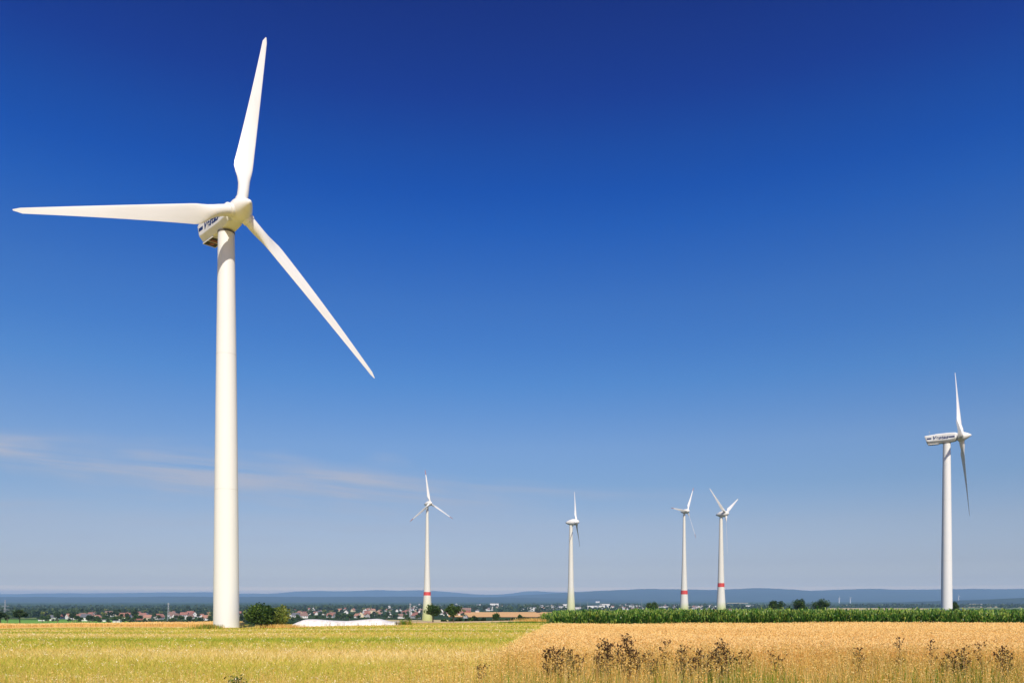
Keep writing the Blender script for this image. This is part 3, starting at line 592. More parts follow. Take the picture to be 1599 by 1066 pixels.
def fallow():
    r = np.random.default_rng(10); parts = []
    xl = lambda y: -.70 * y - 3
    for (y0, y1, dens, w, hh) in ((17, 26, 260, .005, .17), (26, 40, 110, .008, .17), (40, 65, 42, .014, .17), (65, 100, 15, .026, .17), (100, 190, 4.5, .05, .17)):
        P = scatter(dens, y0, y1, xl, (lambda y: bnd(y)) if y1 <= 100 else (lambda y: bnd(98) + (y - 98) * .35 - .5), r)
        if y1 > 150: P = P[~((P[:, 1] > 150) & (P[:, 0] < -50 - (P[:, 1] - 150) * .35))]; P = P[~((np.abs(P[:, 1] - 153) < 5) & (P[:, 0] > -43) & (P[:, 0] < -20))]
        n = len(P); q = patch(P[:, 0], P[:, 1]); t = np.clip(q * .75 + r.normal(.13, .21, n), 0, 1); h = hh * r.uniform(.5, 1.4, n)
        V, Fc, tt, _ = blade_arrays(P, h, w * r.uniform(.6, 1.5, n), r, t, 1.3); parts.append((V, Fc, tt))
    V, Fc, t = join_np(parts); o = link('fallow_grass', np_mesh('fallow_grass', V, Fc, M['fallow'], t)); tag(o, 'short yellow-green grass and stubble covering the left field', 'grass', kind='stuff')
    # pale blossom and straw flecks, lying in loose drifts
    n = 2300; y = 18 + 75 * r.uniform(0, 1, n) ** 1.5; x = r.uniform(-.68, .06, n) * y; k = (x < [bnd(q) - .5 for q in y]) & (patch(x * 3, y * 2) + r.normal(0, .25, n) > .48); x, y = x[k], y[k]; n = len(x)
    parts = []
    for j in range(5):
        dx, dy = r.normal(0, .10, n), r.normal(0, .035, n); P = np.stack([x + dx, y + dy, tz(x, y) + .2 + r.uniform(0, .1, n)], 1); V, Fc = leaf_quads(P, .010 + .0005 * P[:, 1], r, .85, .6); parts.append((V, Fc, r.uniform(0, 1, len(Fc))))
    V, Fc, t = join_np(parts); o = link('pale_blossoms', np_mesh('pale_blossoms', V, Fc, M['blossom'], t)); tag(o, 'small cream blossoms and straw flecks strewn over the left field', 'blossoms', kind='stuff')
fallow()
def verge():
    r = np.random.default_rng(11); parts = []
    # green and dry blades of the field margin, nearest the viewer
    n = 60000; y = r.uniform(13.5, 20.5, n); x = r.uniform(-13.5, 14, n); right = smooth(-2.5, 1.5, x + r.normal(0, .8, n)); clump = .5 + .5 * np.sin(x * 2.1 + 1.7 * np.sin(x * .9 + y)) * np.sin(x * .7 + y * 1.3)
    keep = r.uniform(0, 1, n) < (.16 + .84 * right) * (.5 + .5 * clump); x, y, right, clump = x[keep], y[keep], right[keep], clump[keep]; n = len(x)
    h = (.36 + .44 * right) * r.uniform(.35, 1.3, n) * (.65 + .55 * clump); g2 = .5 + .5 * np.sin(x * 1.3 + 2 + np.sin(y * 1.7)); green = r.uniform(0, 1, n) < (.12 + .70 * right * smooth(.35, .9, g2) + .45 * right * (1 - smooth(15.2, 17.2, y)))
    t = np.where(green, r.uniform(0, .4, n), .42 + .55 * r.uniform(0, 1, n) ** 1.3); h = np.where(green, h * .92, h)
    P = np.stack([x, y, tz(x, y)], 1); V, Fc, tt, top = blade_arrays(P, h, .0035 * r.uniform(.6, 1.6, n), r, t, .35); parts.append((V, Fc, tt))
    # seed-bearing stems
    n = 14000; y = r.uniform(13, 21, n); x = r.uniform(-13.5, 14, n); right = smooth(-4.5, 1.0, x); keep = r.uniform(0, 1, n) < .22 + .78 * right; x, y, right = x[keep], y[keep], right[keep]; n = len(x)
    h = (.42 + .46 * right) * r.uniform(.6, 1.3, n); P = np.stack([x, y, tz(x, y)], 1); V, Fc, tt, top = blade_arrays(P, h, .0022, r, r.uniform(.6, 1, n), .22); parts.append((V, Fc, tt))
    for j in range(7):
        Q = top.copy(); Q[:, 2] -= j * .022; Q += r.normal(0, .010, Q.shape); V, Fc = leaf_quads(Q, .017, r, .0, .4); parts.append((V, Fc, r.uniform(.62, .92, len(Fc)) if j % 3 else r.uniform(.42, .65, len(Fc))))
    V, Fc, t = join_np(parts); o = link('verge_grass', np_mesh('verge_grass', V, Fc, M['verge'], t)); tag(o, 'tall wild grass with pale seed heads along the near field margin', 'grass', kind='stuff')
verge()

# dead flowering stems with dark seed heads
def dead_plant(px, top, wpx, nst, Y, sd, label, dens=1.):
    r = random.Random(sd); x, y, z = at_px(px, Y); H = wz(top, Y) - z; e = empty('dead_thistle', (x, y, z)); tag(e, label, 'dead plant', 'dead brown plants in the field margin'); W = wpx * Y / F / 2
    st = MB(); heads = []; lv = []
    for k in range(nst):
        bx, by = r.uniform(-.35, .35) * W, r.uniform(-.15, .15); u = -1 + 2 * (k + .5) / nst if nst > 1 else 0; hh = H * (1 - .28 * abs(u) ** 1.5) * r.uniform(.84, 1.0)
        tx, ty = u * W * .85 + r.uniform(-.05, .05), by + r.uniform(-.15, .15); P0, P1, P2 = Vector((bx, by, -.03)), Vector((bx * .5 + tx * .5, (by + ty) / 2, hh * .55)), Vector((tx, ty, hh))
        def pos(t): return P0 * (1 - t) ** 2 + P1 * 2 * t * (1 - t) + P2 * t * t
        st.tube([pos(t) for t in (0, .25, .5, .75, 1)], [.008, .007, .006, .004, .003], 4); heads.append((P2, .023))
        for b in range(int(r.randint(10, 15) * dens)):
            t = r.uniform(.48, .98); p = pos(t); ln = r.uniform(.07, .24) * (1.25 - t * .6); a = r.uniform(0, 6.28); q = p + Vector((math.cos(a) * ln * .75, math.sin(a) * ln * .5, ln * r.uniform(.5, .9)))
            st.tube([p, (p + q) / 2 + Vector((0, 0, -.01)), q], [.004, .003, .002], 3); heads.append((q, r.uniform(.012, .020)))
            for c in range(r.randint(1, 3)):
                a2 = r.uniform(0, 6.28); ln2 = r.uniform(.03, .08); m = q.lerp(p, r.uniform(.1, .5)); q2 = m + Vector((math.cos(a2) * ln2, math.sin(a2) * ln2, ln2 * .9)); st.tube([m, q2], [.003, .002], 3); heads.append((q2, r.uniform(.009, .015)))
        for b in range(4): lv.append((pos(r.uniform(.15, .8)), r.uniform(.04, .09)))
    so = st.build('stem', M['drystem'], e); rr = np.random.default_rng(sd); Vs = []; Fs = []; off = 0; T = []
    for c, s in heads:      # bristly heads: many short facets round each centre
        n = 16; q = rr.normal(size=(n, 3)); q /= np.linalg.norm(q, axis=1)[:, None]; P = np.array(c)[None] + q * s * .62 * np.array([1, 1, 1.15]); V, Fc = leaf_quads(P, s * .62, rr, 0, .7); Vs.append(V); Fs.append(Fc + off); off += len(V); T.append(np.clip(rr.normal(.4, .25, n), 0, 1))
    link('seed_heads', np_mesh('seed_heads', np.concatenate(Vs), np.concatenate(Fs), M['seedhead'], np.concatenate(T)), e)
    P = np.array([np.array(p) for p, s in lv for _ in range(3)]) + rr.normal(0, .02, (len(lv) * 3, 3)); V, Fc = leaf_quads(P, .035, rr, 0, .3); link('withered_leaves', np_mesh('withered_leaves', V, Fc, M['seedhead'], rr.uniform(.3, 1, len(Fc))), e)
dp = [(868, 1003, 50, 6, 16.2, 'leftmost dark dead plant in front of the wheat'), (893, 1010, 36, 4, 16.4, 'lower dead plant leaning right of the leftmost one'), (945, 995, 44, 6, 16.2, 'left half of the biggest dark dead plant clump'),
      (980, 991, 52, 7, 16.0, 'tallest and densest dead plant of the middle clump'), (1016, 1008, 26, 3, 16.6, 'sparse dead plant right of the densest clump'), (1034, 1001, 14, 1, 17, 'single pale dead flower stem between two clumps'),
      (1068, 1005, 34, 4, 16.5, 'dead plant left of the reddish-brown clump'), (1095, 1003, 26, 3, 16.4, 'slender dead plant touching the reddish-brown clump'), (1125, 1001, 52, 7, 16.2, 'wide reddish-brown dead plant clump right of the middle'),
      (1160, 1010, 34, 3, 16.8, 'low thin dead plant at the right of the brown clump'), (1212, 1013, 20, 2, 17, 'short thin dead plant standing alone in the dry grass'), (1342, 1008, 36, 3, 17.2, 'faint sparse dead plant with tiny heads in pale grass'),
      (1409, 990, 14, 1, 16.8, 'tall slender dead stem with a small cluster on top, left of the right-hand group'), (1462, 997, 16, 1, 16.6, 'slender dead stem with nodding dark cluster beside the right-hand group'), (1480, 1010, 26, 3, 16.5, 'short dark dead plant at the left of the right-hand clump'),
      (1500, 1001, 40, 4, 16.3, 'open dark-headed dead plant at the far right'), (1536, 1002, 20, 1, 17.2, 'faint dead stem between the two right-hand plants'), (1570, 1001, 34, 4, 16.3, 'upright dark dead plant nearest the right picture edge'), (750, 1031, 16, 2, 17.5, 'small grey dead weed at the border of fallow field and wheat')]
for i, (px, top, w, n, Y, lab) in enumerate(dp): dead_plant(px, top, w, n, Y, 100 + i, lab, 1.9 if n > 3 else 1.1)
# green leafy weed at bottom edge
e = empty('leafy_weed', at_px(370, 19.2)); tag(e, 'small dark green leafy weed at the bottom picture edge', 'weed'); rr = np.random.default_rng(77)
P = rr.normal(0, 1, (160, 3)) * [.10, .09, .09] + [0, 0, .13]; P[:, 2] = np.abs(P[:, 2]); V, Fc = leaf_quads(P, .045, rr, 0, .6); link('leaves', np_mesh('leaves', V, Fc, M['leaf'], rr.uniform(.2, 1, len(Fc))), e)
mb = MB()
for k in range(5): mb.tube([(0, 0, -.02), (.08 * math.cos(k * 1.3), .08 * math.sin(k * 1.3), .24)], [.006, .003], 4)
mb.build('stem', M['bark'], e)

# ------------------------------------------------------------------ village
def house_proto(w, l, h, rh, wall, roof, win=True, chim=True, gable_front=False):
    e = empty('house'); hw, hl = w / 2, l / 2
    mb = MB(); mb.v = [(-hl, -hw, -1.), (hl, -hw, -1.), (hl, hw, -1.), (-hl, hw, -1.), (-hl, -hw, h), (hl, -hw, h), (hl, hw, h), (-hl, hw, h), (-hl, 0, h + rh), (hl, 0, h + rh)]
    mb.f = [(0, 1, 5, 4), (1, 2, 6, 9, 5), (2, 3, 7, 6), (3, 0, 4, 8, 7), (4, 5, 9, 8), (6, 7, 8, 9)]; mb.build('wall', M[wall], e)
    o = .45; t = .22; rf = MB(); k = rh / hw
    for s in (-1, 1):
        a, b = (-hl - o, s * (hw + o), h - o * k + .04), (hl + o, s * (hw + o), h - o * k + .04); c, d = (hl + o, 0, h + rh + .04), (-hl - o, 0, h + rh + .04)
        rf.add([a, b, c, d] + [(p[0], p[1], p[2] + t) for p in (a, b, c, d)], [(0, 1, 2, 3), (4, 7, 6, 5), (0, 4, 5, 1), (1, 5, 6, 2), (2, 6, 7, 3), (3, 7, 4, 0)])
    ro = rf.build('roof', M[roof], e)
    if chim: cb = MB(); cb.box((hl * .3, -.35, h + rh * .6), (hl * .3 + .7, .35, h + rh + 1.0)); cb.build('chimney', M['chimney'], ro)
    if win:
        for s in (-1, 1):
            for q in range(3):
                x = -hl + l * (q + .5) / 3; b = MB(); b.box((x - .55, s * hw - .03, h * .42), (x + .55, s * hw + .03, h * .42 + 1.3)); b.build('window', M['glass'], e)
        for s in (-1, 1):
            b = MB(); b.box((s * hl - .03, -.5, h * .8), (s * hl + .03, .5, h * .8 + 1.3)); b.build('window', M['glass'], e)
    e['hh'] = h; return e
def barn_like(*a, **k): return house_proto(*a, **k)
pr = {'wr': house_proto(8, 11, 4.2, 4.0, 'wall_white', 'roof_red'), 'wo': house_proto(8, 10, 4.0, 4.2, 'wall_white', 'roof_orange'), 'cr': house_proto(9, 12, 4.6, 4.0, 'wall_cream', 'roof_orange'),
      'wg': house_proto(8, 11, 4.4, 3.6, 'wall_white', 'roof_grey'), 'wb': house_proto(9, 12, 4.0, 4.2, 'wall_white', 'roof_brown'), 'br': house_proto(10, 18, 4.4, 4.0, 'wall_brick', 'roof_brown', chim=False),
      'gr': house_proto(8, 12, 4.0, 3.6, 'wall_grey', 'roof_red'), 'yr': house_proto(8, 11, 6.0, 3.6, 'wall_yellow', 'roof_red'), 'sh': house_proto(8, 15, 3.2, 1.2, 'wall_white', 'roof_grey', win=False, chim=False)}
used = set(); DESC = {'wr': 'white house with dull red roof', 'wo': 'white house with orange roof', 'cr': 'cream house with orange roof', 'wg': 'white house with dark grey roof', 'wb': 'white house with brown roof', 'br': 'long brick barn with brown roof', 'gr': 'grey house with red roof', 'yr': 'yellow house with red roof', 'sh': 'low white shed'}
def put_house(k, px, py, rot, sc, label, group, ymin=700):
    x, y, z = ground_at(px, py, ymin); o = pr[k] if k not in used else copy_tree(pr[k]); used.add(k)
    o.location = (x, y, z); o.rotation_euler.z = R(rot); o.scale = (sc * .86,) * 3; tag(o, label, 'house' if k not in ('br', 'sh') else ('barn' if k == 'br' else 'shed'), group)
    return x, y
hs = [('sh', 66, 969, 10, .5, 'small white shed at the left end of the village hedge'), ('wg', 85, 968.5, 20, .85, 'dark-roofed white house left of the orange gable house'), ('wr', 95, 966, 80, .9, 'red-roofed white house behind the dark-roofed one at left'),
      ('wo', 109, 966, 60, 1.0, 'orange-roofed house half hidden by a dark tree'), ('wr', 120, 967, 30, .95, 'red-roofed house right of the half hidden orange roof'), ('wg', 134, 969, -15, 1.0, 'white dark-roofed house in the cluster left of the big dark tree'),
      ('wb', 142, 965.5, 70, .9, 'brown-roofed house at the back of the left cluster'), ('cr', 152, 967, 75, .8, 'cream gabled house in the left cluster'), ('sh', 160, 970, 5, .55, 'low white shed below the cream gabled house'), ('sh', 183, 972.3, 0, .5, 'small white shed under the big dark tree'),
      ('wr', 196, 968.5, 0, 1.15, 'long red-roofed white house right of the big dark tree'), ('br', 218, 967.5, 5, .9, 'brown barn beside the cream house with orange roof'), ('cr', 231, 967.5, 8, .85, 'cream house with orange roof right of the brown barn'),
      ('wr', 246, 964.5, 0, .85, 'red-roofed white house left of the lattice pylon'), ('wo', 252, 965, 80, .85, 'white gable house just left of the lattice pylon'), ('wo', 270, 963.5, 20, .8, 'orange-roofed house just right of the lattice pylon'), ('wb', 275, 965.5, 75, .9, 'white gable house right of the lattice pylon'),
      ('gr', 288, 963, 5, 1.1, 'long red roof left of the tall tower'), ('wr', 297, 960.5, 10, 1.1, 'long red-roofed house behind, left of the tall tower'), ('wo', 321, 968, 0, .85, 'orange-roofed low house touching the tall tower edge'), ('yr', 326, 960.5, 70, .7, 'tall cream-yellow house touching the tall tower edge'),
      ('wr', 376, 961, 8, 1.1, 'pink-roofed house between tall tower and bush'), ('yr', 388, 965, 70, .9, 'yellow house peeking out left of the bush'),
      ('wg', 457, 961.5, 70, .9, 'white gable house just right of the bush'), ('wr', 468, 959.5, 5, .95, 'red-roofed house right of the white gable near the bush'), ('wb', 474, 964.5, 30, 1., 'brown-roofed house above the left end of the white heap'),
      ('wo', 590, 961, 60, 1.05, 'white gabled house above the peak of the white heap'), ('br', 727, 956.5, 0, 1.5, 'big bright red roof right of the two small trees'), ('wg', 745, 955.5, 10, .9, 'small white building left of the ripe field')]
occupied = []
for h in hs: occupied.append(put_house(*h, 'houses of the village'))
rr = random.Random(3); kinds = ['wr', 'wo', 'cr', 'wg', 'wb', 'gr', 'wr', 'wo', 'wb']; n = 0; tries = 0
while n < 95 and tries < 4000:
    tries += 1; px = rr.choice([rr.uniform(455, 660), rr.uniform(455, 660), rr.uniform(560, 730), rr.uniform(60, 330)]); py = rr.uniform(951.5, 965) if px > 400 else rr.uniform(958, 967)
    x, y, z = ground_at(px, py, 700)
    if min((abs(x - a) + abs(y - b) * .5) for a, b in occupied) < 16: continue
    k = rr.choice(kinds); occupied.append(put_house(k, px, py, rr.uniform(-90, 90), rr.uniform(.8, 1.1), DESC[k] + ' among the trees of the village', 'houses among the village trees')); n += 1
# church-like white tower and water tank
x, y, z = ground_at(608, 952, 700); e = empty('white_tower', (x, y, z)); tag(e, 'small bright white tower rising above the village roofs', 'tower')
mb = MB(); mb.box((-3, -3, -1), (3, 3, 11)); mb.build('wall', M['wall_white'], e); mb = MB(); mb.add([(-3.3, -3.3, 11.01), (3.3, -3.3, 11.01), (3.3, 3.3, 11.01), (-3.3, 3.3, 11.01), (0, 0, 15)], [(0, 1, 4), (1, 2, 4), (2, 3, 4), (3, 0, 4), (3, 2, 1, 0)]); mb.build('roof', M['roof_grey'], e)
mb = MB(); mb.box((-.6, -3.04, 7), (.6, -2.98, 9)); mb.build('window', M['glass'], e)

# village trees: prototypes then copies
tp = [tree_mesh(9, 8.5, 420, .55, M['leaf_dark'], 201, .75, 14), tree_mesh(8, 9, 420, .55, M['leaf'], 202, .8, 14), tree_mesh(12, 9, 420, .6, M['needle'], 203, .85, 12), tree_mesh(5, 7, 300, .45, M['leaf'], 204, .95, 10), tree_mesh(10, 10, 420, .6, M['leaf_warm'], 205, .8, 14)]
kd = ['dark leafy tree', 'mid green leafy tree', 'tall bluish green tree', 'low rounded green bush', 'light yellow-green tree']
def vtree(k, px, py, s, label, group, ymin=650):
    x, y, z = ground_at(px, py, ymin); return make_tree('village_tree' if k != 3 else 'village_bush', (x, y, z), tp[k], label, 'tree' if k != 3 else 'bush', group, rr.uniform(0, 6.28), (s, s, s * rr.uniform(.85, 1.15)))
for (px, py, k, s, lab) in ((184, 968, 0, 1.7, 'biggest dark tree of the village, left of the long red-roofed house'), (171, 966, 0, 1.3, 'dark tree joined to the left side of the biggest village tree'), (210, 969, 0, 1.35, 'dark round tree right of the long red-roofed house'),
                            (294, 956, 0, 1.9, 'hazy broad tree rising above the long red roof left of the tower'), (113, 968, 0, 1.0, 'dark tree in front of the orange-roofed house'), (555, 954, 2, 1.2, 'dark tree standing highest behind the white heap'), (388, 958, 0, 1.9, 'grey-green tree rising behind the left edge of the bush'),
                            (600, 955, 1, 1.5, 'broad green tree left of the small white tower'), (742, 956.5, 0, 1.7, 'dark tree at the left end of the ripe field'), (757, 956, 0, 1.7, 'dark tree pair on the ripe field left end')):
    vtree(k, px, py, s, lab, None)
for i in range(150):    # front hedge line of the village
    px = rr.choice([rr.uniform(62, 330), rr.uniform(62, 330), rr.uniform(372, 400), rr.uniform(455, 660)]); py = rr.uniform(968.5, 972.5) if px < 400 else rr.uniform(965, 970); k = rr.choice([0, 1, 3, 3, 3, 1]); vtree(k, px, py, rr.uniform(.6, .95) if px < 400 else rr.uniform(.7, 1.), kd[k] + ' in the front row before the village', 'trees and bushes before the village', 600)
for i in range(330):
    px = rr.choice([rr.uniform(60, 335), rr.uniform(370, 480), rr.uniform(455, 690), rr.uniform(455, 730)]); py = rr.uniform(951, 966); x, y, z = ground_at(px, py, 700)
    if min((abs(x - a) + abs(y + 6 - b) * .5) for a, b in occupied) < 10: continue
    k = rr.choice([0, 0, 1, 1, 2, 3, 4]); vtree(k, px, py, rr.uniform(.7, 1.1), kd[k] + ' between the village houses', 'trees between the village houses')
# far woods as one mass each
def wood(name, label, boxes, seed, m):
    r = np.random.default_rng(seed); Vs = []; T = []; Fs = []; off = 0
    for (px0, px1, py0, py1, n, s) in boxes:
        pxs = r.uniform(px0, px1, n); pys = r.uniform(py0, py1, n)
        for a, b in zip(pxs, pys):
            x, y, z = ground_at(a, b, 600); q = s * r.uniform(.7, 1.3); k = 26; d = r.normal(size=(k, 3)); d /= np.linalg.norm(d, axis=1)[:, None]; d *= np.array([5.5, 5.5, 4.6]) * q * r.uniform(.5, 1, (k, 1))
            P = d + [x, y, z + 4.6 * q]; V, Fc = leaf_quads(P, 1.9 * q, r, 0, .8); Vs.append(V); Fs.append(Fc + off); off += len(V); T.append(np.clip(r.normal(.4, .2, k) + r.uniform(-.2, .2), 0, 1))
    o = link(name, np_mesh(name, np.concatenate(Vs), np.concatenate(Fs), m, np.concatenate(T))); tag(o, label, 'woodland', kind='stuff')
wood('distant_wood', 'band of woodland behind and around the village', [(-60, 480, 952, 957, 600, .85), (-60, 130, 958, 966, 260, 1.1), (480, 760, 947, 953, 420, 1.2), (130, 480, 955, 960, 220, 1.)], 301, M['far_leaf'])
wood('plain_wood', 'dark woods across the far plain', [(-80, 760, 947.5, 951, 500, 1.1), (760, 1290, 950.5, 956.5, 170, 1.2), (815, 845, 950, 953, 60, 1.3), (760, 1250, 945, 949, 260, 1.3), (1250, 1700, 945, 949, 240, 1.3), (1150, 1290, 948, 952, 120, 1.3), (1560, 1720, 947, 950, 90, 1.4), (1330, 1560, 947.3, 948.4, 70, 1.3)], 302, M['far_leaf'])
# town on the plain
tb = {'a': house_proto(10, 16, 7, 3, 'wall_white', 'roof_red', win=False), 'b': house_proto(12, 22, 9, 2, 'wall_white', 'roof_grey', win=False), 'c': house_proto(10, 15, 6, 4, 'wall_cream', 'roof_brown', win=False), 'd': house_proto(14, 30, 14, 1., 'wall_white', 'wall_white' if False else 'roof_grey', win=False, chim=False)}
tdesc = {'a': 'white red-roofed town house far out on the plain', 'b': 'larger white grey-roofed building in the far town', 'c': 'cream brown-roofed house in the far town', 'd': 'tall white block in the far town'}
tu = set()
for i in range(260):
    k = rr.choice('aabbcad'); px = rr.choice([rr.gauss(960, 45), rr.gauss(1000, 40), rr.uniform(760, 1190), rr.gauss(860, 22), rr.gauss(1090, 30), rr.uniform(640, 770)]); py = min(max(rr.gauss(949.5, 2.4), 943.5), 954)
    x, y, z = ground_at(px, py, 700); o = tb[k] if k not in tu else copy_tree(tb[k]); tu.add(k); o.location = (x, y, z); o.rotation_euler.z = R(rr.uniform(-60, 60)); o.scale = (rr.uniform(.35, .85),) * 3; tag(o, tdesc[k], 'building', 'buildings of the far town')
for (px, py, s, lab) in ((772, 946.5, 1.3, 'bright white long building, leftmost of the far town blocks'), (886, 948.5, 1.3, 'tall white block just left of the green-based turbine tower'), (944, 948, 1.3, 'bright white block in the middle of the far town'), (933, 940.5, 1.3, 'long white hall alone above the far town'), (478, 932.5, 2., 'tiny white building alone on the far left plain'), (89, 932.7, 2., 'tiny white building on the far hills at left'), (638, 932.6, 1.6, 'tiny white block left of the banded tower on the plain')):
    Yf = ground_at(px, py, 700)[1] if py > 938.5 else 14000.; o = copy_tree(tb['d']); z = float(tz(wx(px, Yf), Yf)) if py > 938.5 else wz(py, Yf) - 20; o.location = (wx(px, Yf), Yf, z); o.rotation_euler.z = 0; o.scale = (s, s, s * .8); tag(o, lab, 'building', None)
    if 'group' in o.keys(): del o['group']

# lattice pylons
def pylon(px, base, top, Y, w, arms, label, name='lattice_pylon'):
    x, y, z = at_px(px, Y); z = wz(base, Y) if base else z; H = wz(top, Y) - z; e = empty(name, (x, y, z), R(20)); tag(e, label, 'pylon'); mb = MB(); n = 9
    c = lambda t, sx, sy: (sx * w * (1 - t * .82) / 2, sy * w * (1 - t * .82) / 2, t * H)
    for sx in (-1, 1):
        for sy in (-1, 1): mb.tube([(sx * w / 2, sy * w / 2, -3), c(0, sx, sy), c(1, sx, sy)], .16, 4)
    for i in range(n):
        t0, t1 = i / n, (i + 1) / n
        for (a, b) in (((-1, -1), (1, -1)), ((1, -1), (1, 1)), ((1, 1), (-1, 1)), ((-1, 1), (-1, -1))): mb.tube([c(t0, *a), c(t1, *b)], .09, 3); mb.tube([c(t0, *b), c(t1, *a)], .09, 3)
    mb.build('lattice_mast', M['steel'], e)
    for t, l in arms:
        ab = MB(); ab.tube([(-l, 0, H * t), (0, 0, H * t + .8), (l, 0, H * t)], .14, 4); ab.tube([(-l, 0, H * t), (l, 0, H * t)], .12, 4); ao = ab.build('cross_arm', M['steel'], e)
        ib = MB()
        for s in (-1, -.5, .5, 1): ib.tube([(s * l, 0, H * t - .06), (s * l, 0, H * t - 1.2)], .10, 4)
        ib.build('insulators', M['joint'], ao)
pylon(263, 973, 940.5, 850, 2.6, [(.93, 1.3)], 'narrow lattice mast standing among the village houses')
pylon(8, 962, 936, 1150, 3.2, [(.62, 5.), (.4, 6.5)], 'pale lattice pylon with cross arms behind the trees at the left edge')
pylon(640.5, 971, 942, 800, 1.8, [(.98, 1.)], 'slim lattice mast just left of the banded turbine tower')
for px, py, Y, lab in ((906, 937, 2500, 'faint thin mast right of the green-based turbine'), (917.5, 938, 2600, 'faint thin mast second right of the green-based turbine'), (1002, 934.5, 2400, 'faint thin mast left of the lone round tree')):
    x, y, z = at_px(px, Y); mb = MB(); mb.tube([(0, 0, -1), (0, 0, wz(py, Y) - z)], [.5, .28], 5); o = mb.build('thin_mast', M['steel'], None); o.location = (x, y, z); tag(o, lab, 'mast')

# ------------------------------------------------------------------ haze
m, nt, N, L = mat('haze_air'); o = N.new('ShaderNodeOutputMaterial'); pv = N.new('ShaderNodeVolumePrincipled'); pv.inputs['Color'].default_value = (.44, .71, 1, 1); pv.inputs['Density'].default_value = 7.5e-5; pv.inputs['Anisotropy'].default_value = 0.
L.new(pv.outputs[0], o.inputs['Volume'])
mb = MB(); mb.box((-33000, -400, -37), (33000, 35000, 330)); hz = mb.build('haze', m); tag(hz, 'thin blue summer haze over the plain', 'haze', kind='stuff')

# ------------------------------------------------------------------ sky, sun, camera
w = bpy.data.worlds.new('World'); SC.world = w; w.use_nodes = True; nt = w.node_tree; N = nt.nodes; L = nt.links; N.clear()
out = N.new('ShaderNodeOutputWorld'); bg = N.new('ShaderNodeBackground'); sky = N.new('ShaderNodeTexSky'); sky.sky_type = 'NISHITA'; sky.sun_disc = False
sky.sun_elevation = R(SUN_EL); sky.sun_rotation = R(SUN_AZ); sky.altitude = 200; sky.air_density = 1.; sky.dust_density = .6; sky.ozone_density = 2.
bg.inputs['Strength'].default_value = .10
tc = N.new('ShaderNodeTexCoord'); sp = N.new('ShaderNodeSeparateXYZ'); L.new(tc.outputs['Generated'], sp.inputs[0])
TINT = [(0.0096, (3.2707, 2.2657, 1.4282)), (0.0152, (1.2811, 1.0900, 1.0043)), (0.0216, (0.8445, 0.7580, 0.8541)), (0.0304, (0.7297, 0.6763, 0.7953)), (0.0440, (0.6231, 0.5819, 0.7187)), (0.0916, (0.6172, 0.5871, 0.6934)), (0.1386, (0.5038, 0.5862, 0.7342)), (0.1848, (0.5108, 0.6277, 0.8162)), (0.2589, (0.3026, 0.5888, 0.9242)), (0.3013, (0.2262, 0.5349, 0.9533)), (0.3420, (0.1916, 0.5014, 0.9692)), (0.4179, (0.0594, 0.3859, 1.0109)), (0.4529, (0.0202, 0.3176, 0.9772)), (0.4859, (0.0200, 0.2765, 0.9005)), (0.5318, (0.0200, 0.1875, 0.7731)), (0.5948, (0.0200, 0.1348, 0.6371)), (1, (0.1000, 0.2800, 0.8000))]
#TINT
rp = ramp(N, TINT); L.new(sp.outputs[2], rp.inputs[0])
mu = N.new('ShaderNodeMix'); mu.data_type = 'RGBA'; mu.blend_type = 'MULTIPLY'; mu.inputs[0].default_value = 1; L.new(sky.outputs[0], mu.inputs[6]); L.new(rp.outputs[0], mu.inputs[7])
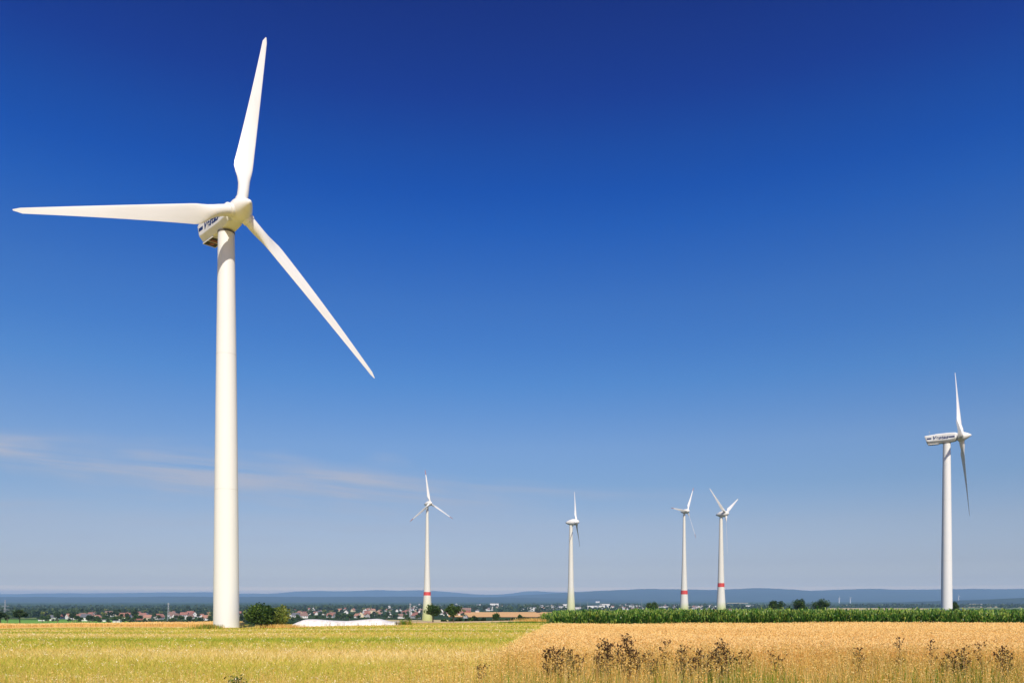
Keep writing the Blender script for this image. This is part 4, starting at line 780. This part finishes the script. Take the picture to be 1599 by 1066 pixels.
# thin cirrus streaks, laid out by direction in the sky
def mth(op, a, b=None, c=None, clamp=False):
    n = N.new('ShaderNodeMath'); n.operation = op; n.use_clamp = clamp
    for i, q in enumerate((a, b, c)):
        if q is None: continue
        if isinstance(q, (int, float)): n.inputs[i].default_value = q
        else: L.new(q, n.inputs[i])
    return n.outputs[0]
yy = mth('MAXIMUM', mth('ABSOLUTE', sp.outputs[1]), .05); u = mth('DIVIDE', sp.outputs[0], yy); v = mth('DIVIDE', sp.outputs[2], yy)
def streak(u0, v0, slope, width, ua, ub, amt, seed):
    d = mth('SUBTRACT', mth('SUBTRACT', v, v0), mth('MULTIPLY', mth('SUBTRACT', u, u0), slope))
    cb = N.new('ShaderNodeCombineXYZ'); L.new(mth('MULTIPLY', u, 5.), cb.inputs[0]); L.new(mth('MULTIPLY', d, 9.), cb.inputs[1]); cb.inputs[2].default_value = seed
    n1 = noise(N, L, 1., cb.outputs[0], 3, .5); d2 = mth('ADD', d, mth('MULTIPLY', mth('SUBTRACT', n1.outputs['Fac'], .5), width * 2.2))
    g = mth('POWER', mth('SUBTRACT', 1., mth('ABSOLUTE', mth('DIVIDE', d2, width)), clamp=True), 1.4)
    cb2 = N.new('ShaderNodeCombineXYZ'); L.new(mth('MULTIPLY', u, 4.), cb2.inputs[0]); L.new(mth('MULTIPLY', d, 90.), cb2.inputs[1]); cb2.inputs[2].default_value = seed + 3
    n2 = noise(N, L, 1., cb2.outputs[0], 5, .6); tex = mth('ADD', mth('MULTIPLY', n2.outputs['Fac'], 2.4), -.65, clamp=True)
    f = mth('MULTIPLY', mth('DIVIDE', mth('SUBTRACT', u, ua), .12, clamp=True), mth('DIVIDE', mth('SUBTRACT', ub, u), .25, clamp=True))
    return mth('MULTIPLY', mth('MULTIPLY', g, tex), mth('MULTIPLY', f, amt))
tot = None
for a in ((-.64, .181, -.098, .036, -1.2, .10, 1.0, 1.), (-.64, .200, -.03, .020, -1.2, -.35, .45, 7.), (-.60, .120, .03, .009, -.9, -.42, .4, 4.), (-.1, .145, -.05, .012, -.3, .35, .35, 9.), (-.3, .09, -.02, .03, -1, .3, .3, 19.)):
    q = streak(*a); tot = q if tot is None else mth('ADD', tot, q, clamp=True)
cm_ = N.new('ShaderNodeMix'); cm_.data_type = 'RGBA'; L.new(mth('MULTIPLY', tot, 1.3, clamp=True), cm_.inputs[0]); L.new(mu.outputs[2], cm_.inputs[6]); cm_.inputs[7].default_value = (3.35, 3.75, 4.8, 1)
L.new(cm_.outputs[2], bg.inputs[0]); L.new(bg.outputs[0], out.inputs[0])
sd = bpy.data.lights.new('sun', 'SUN'); sd.energy = 4.4; sd.angle = R(.5); sd.color = (1, .93, .82); so = bpy.data.objects.new('sun', sd); C.objects.link(so)
a, el = R(SUN_AZ), R(SUN_EL); S = Vector((math.sin(a) * math.cos(el), math.cos(a) * math.cos(el), math.sin(el))); so.rotation_euler = S.to_track_quat('Z', 'Y').to_euler(); so.location = (0, -50, 100)
cd = bpy.data.cameras.new('camera'); cam = bpy.data.objects.new('camera', cd); C.objects.link(cam); cam.location = (0, 0, EYE); cam.rotation_euler = (R(90), 0, 0)
cd.sensor_width = 36; cd.lens = 36 * F / 1599; cd.shift_x = 0; cd.shift_y = (HY - 533) / 1599; cd.clip_start = .1; cd.clip_end = 80000
SC.camera = cam; SC.view_settings.view_transform = 'Standard'; SC.view_settings.look = 'None'; SC.view_settings.gamma = 1; SC.view_settings.exposure = .32
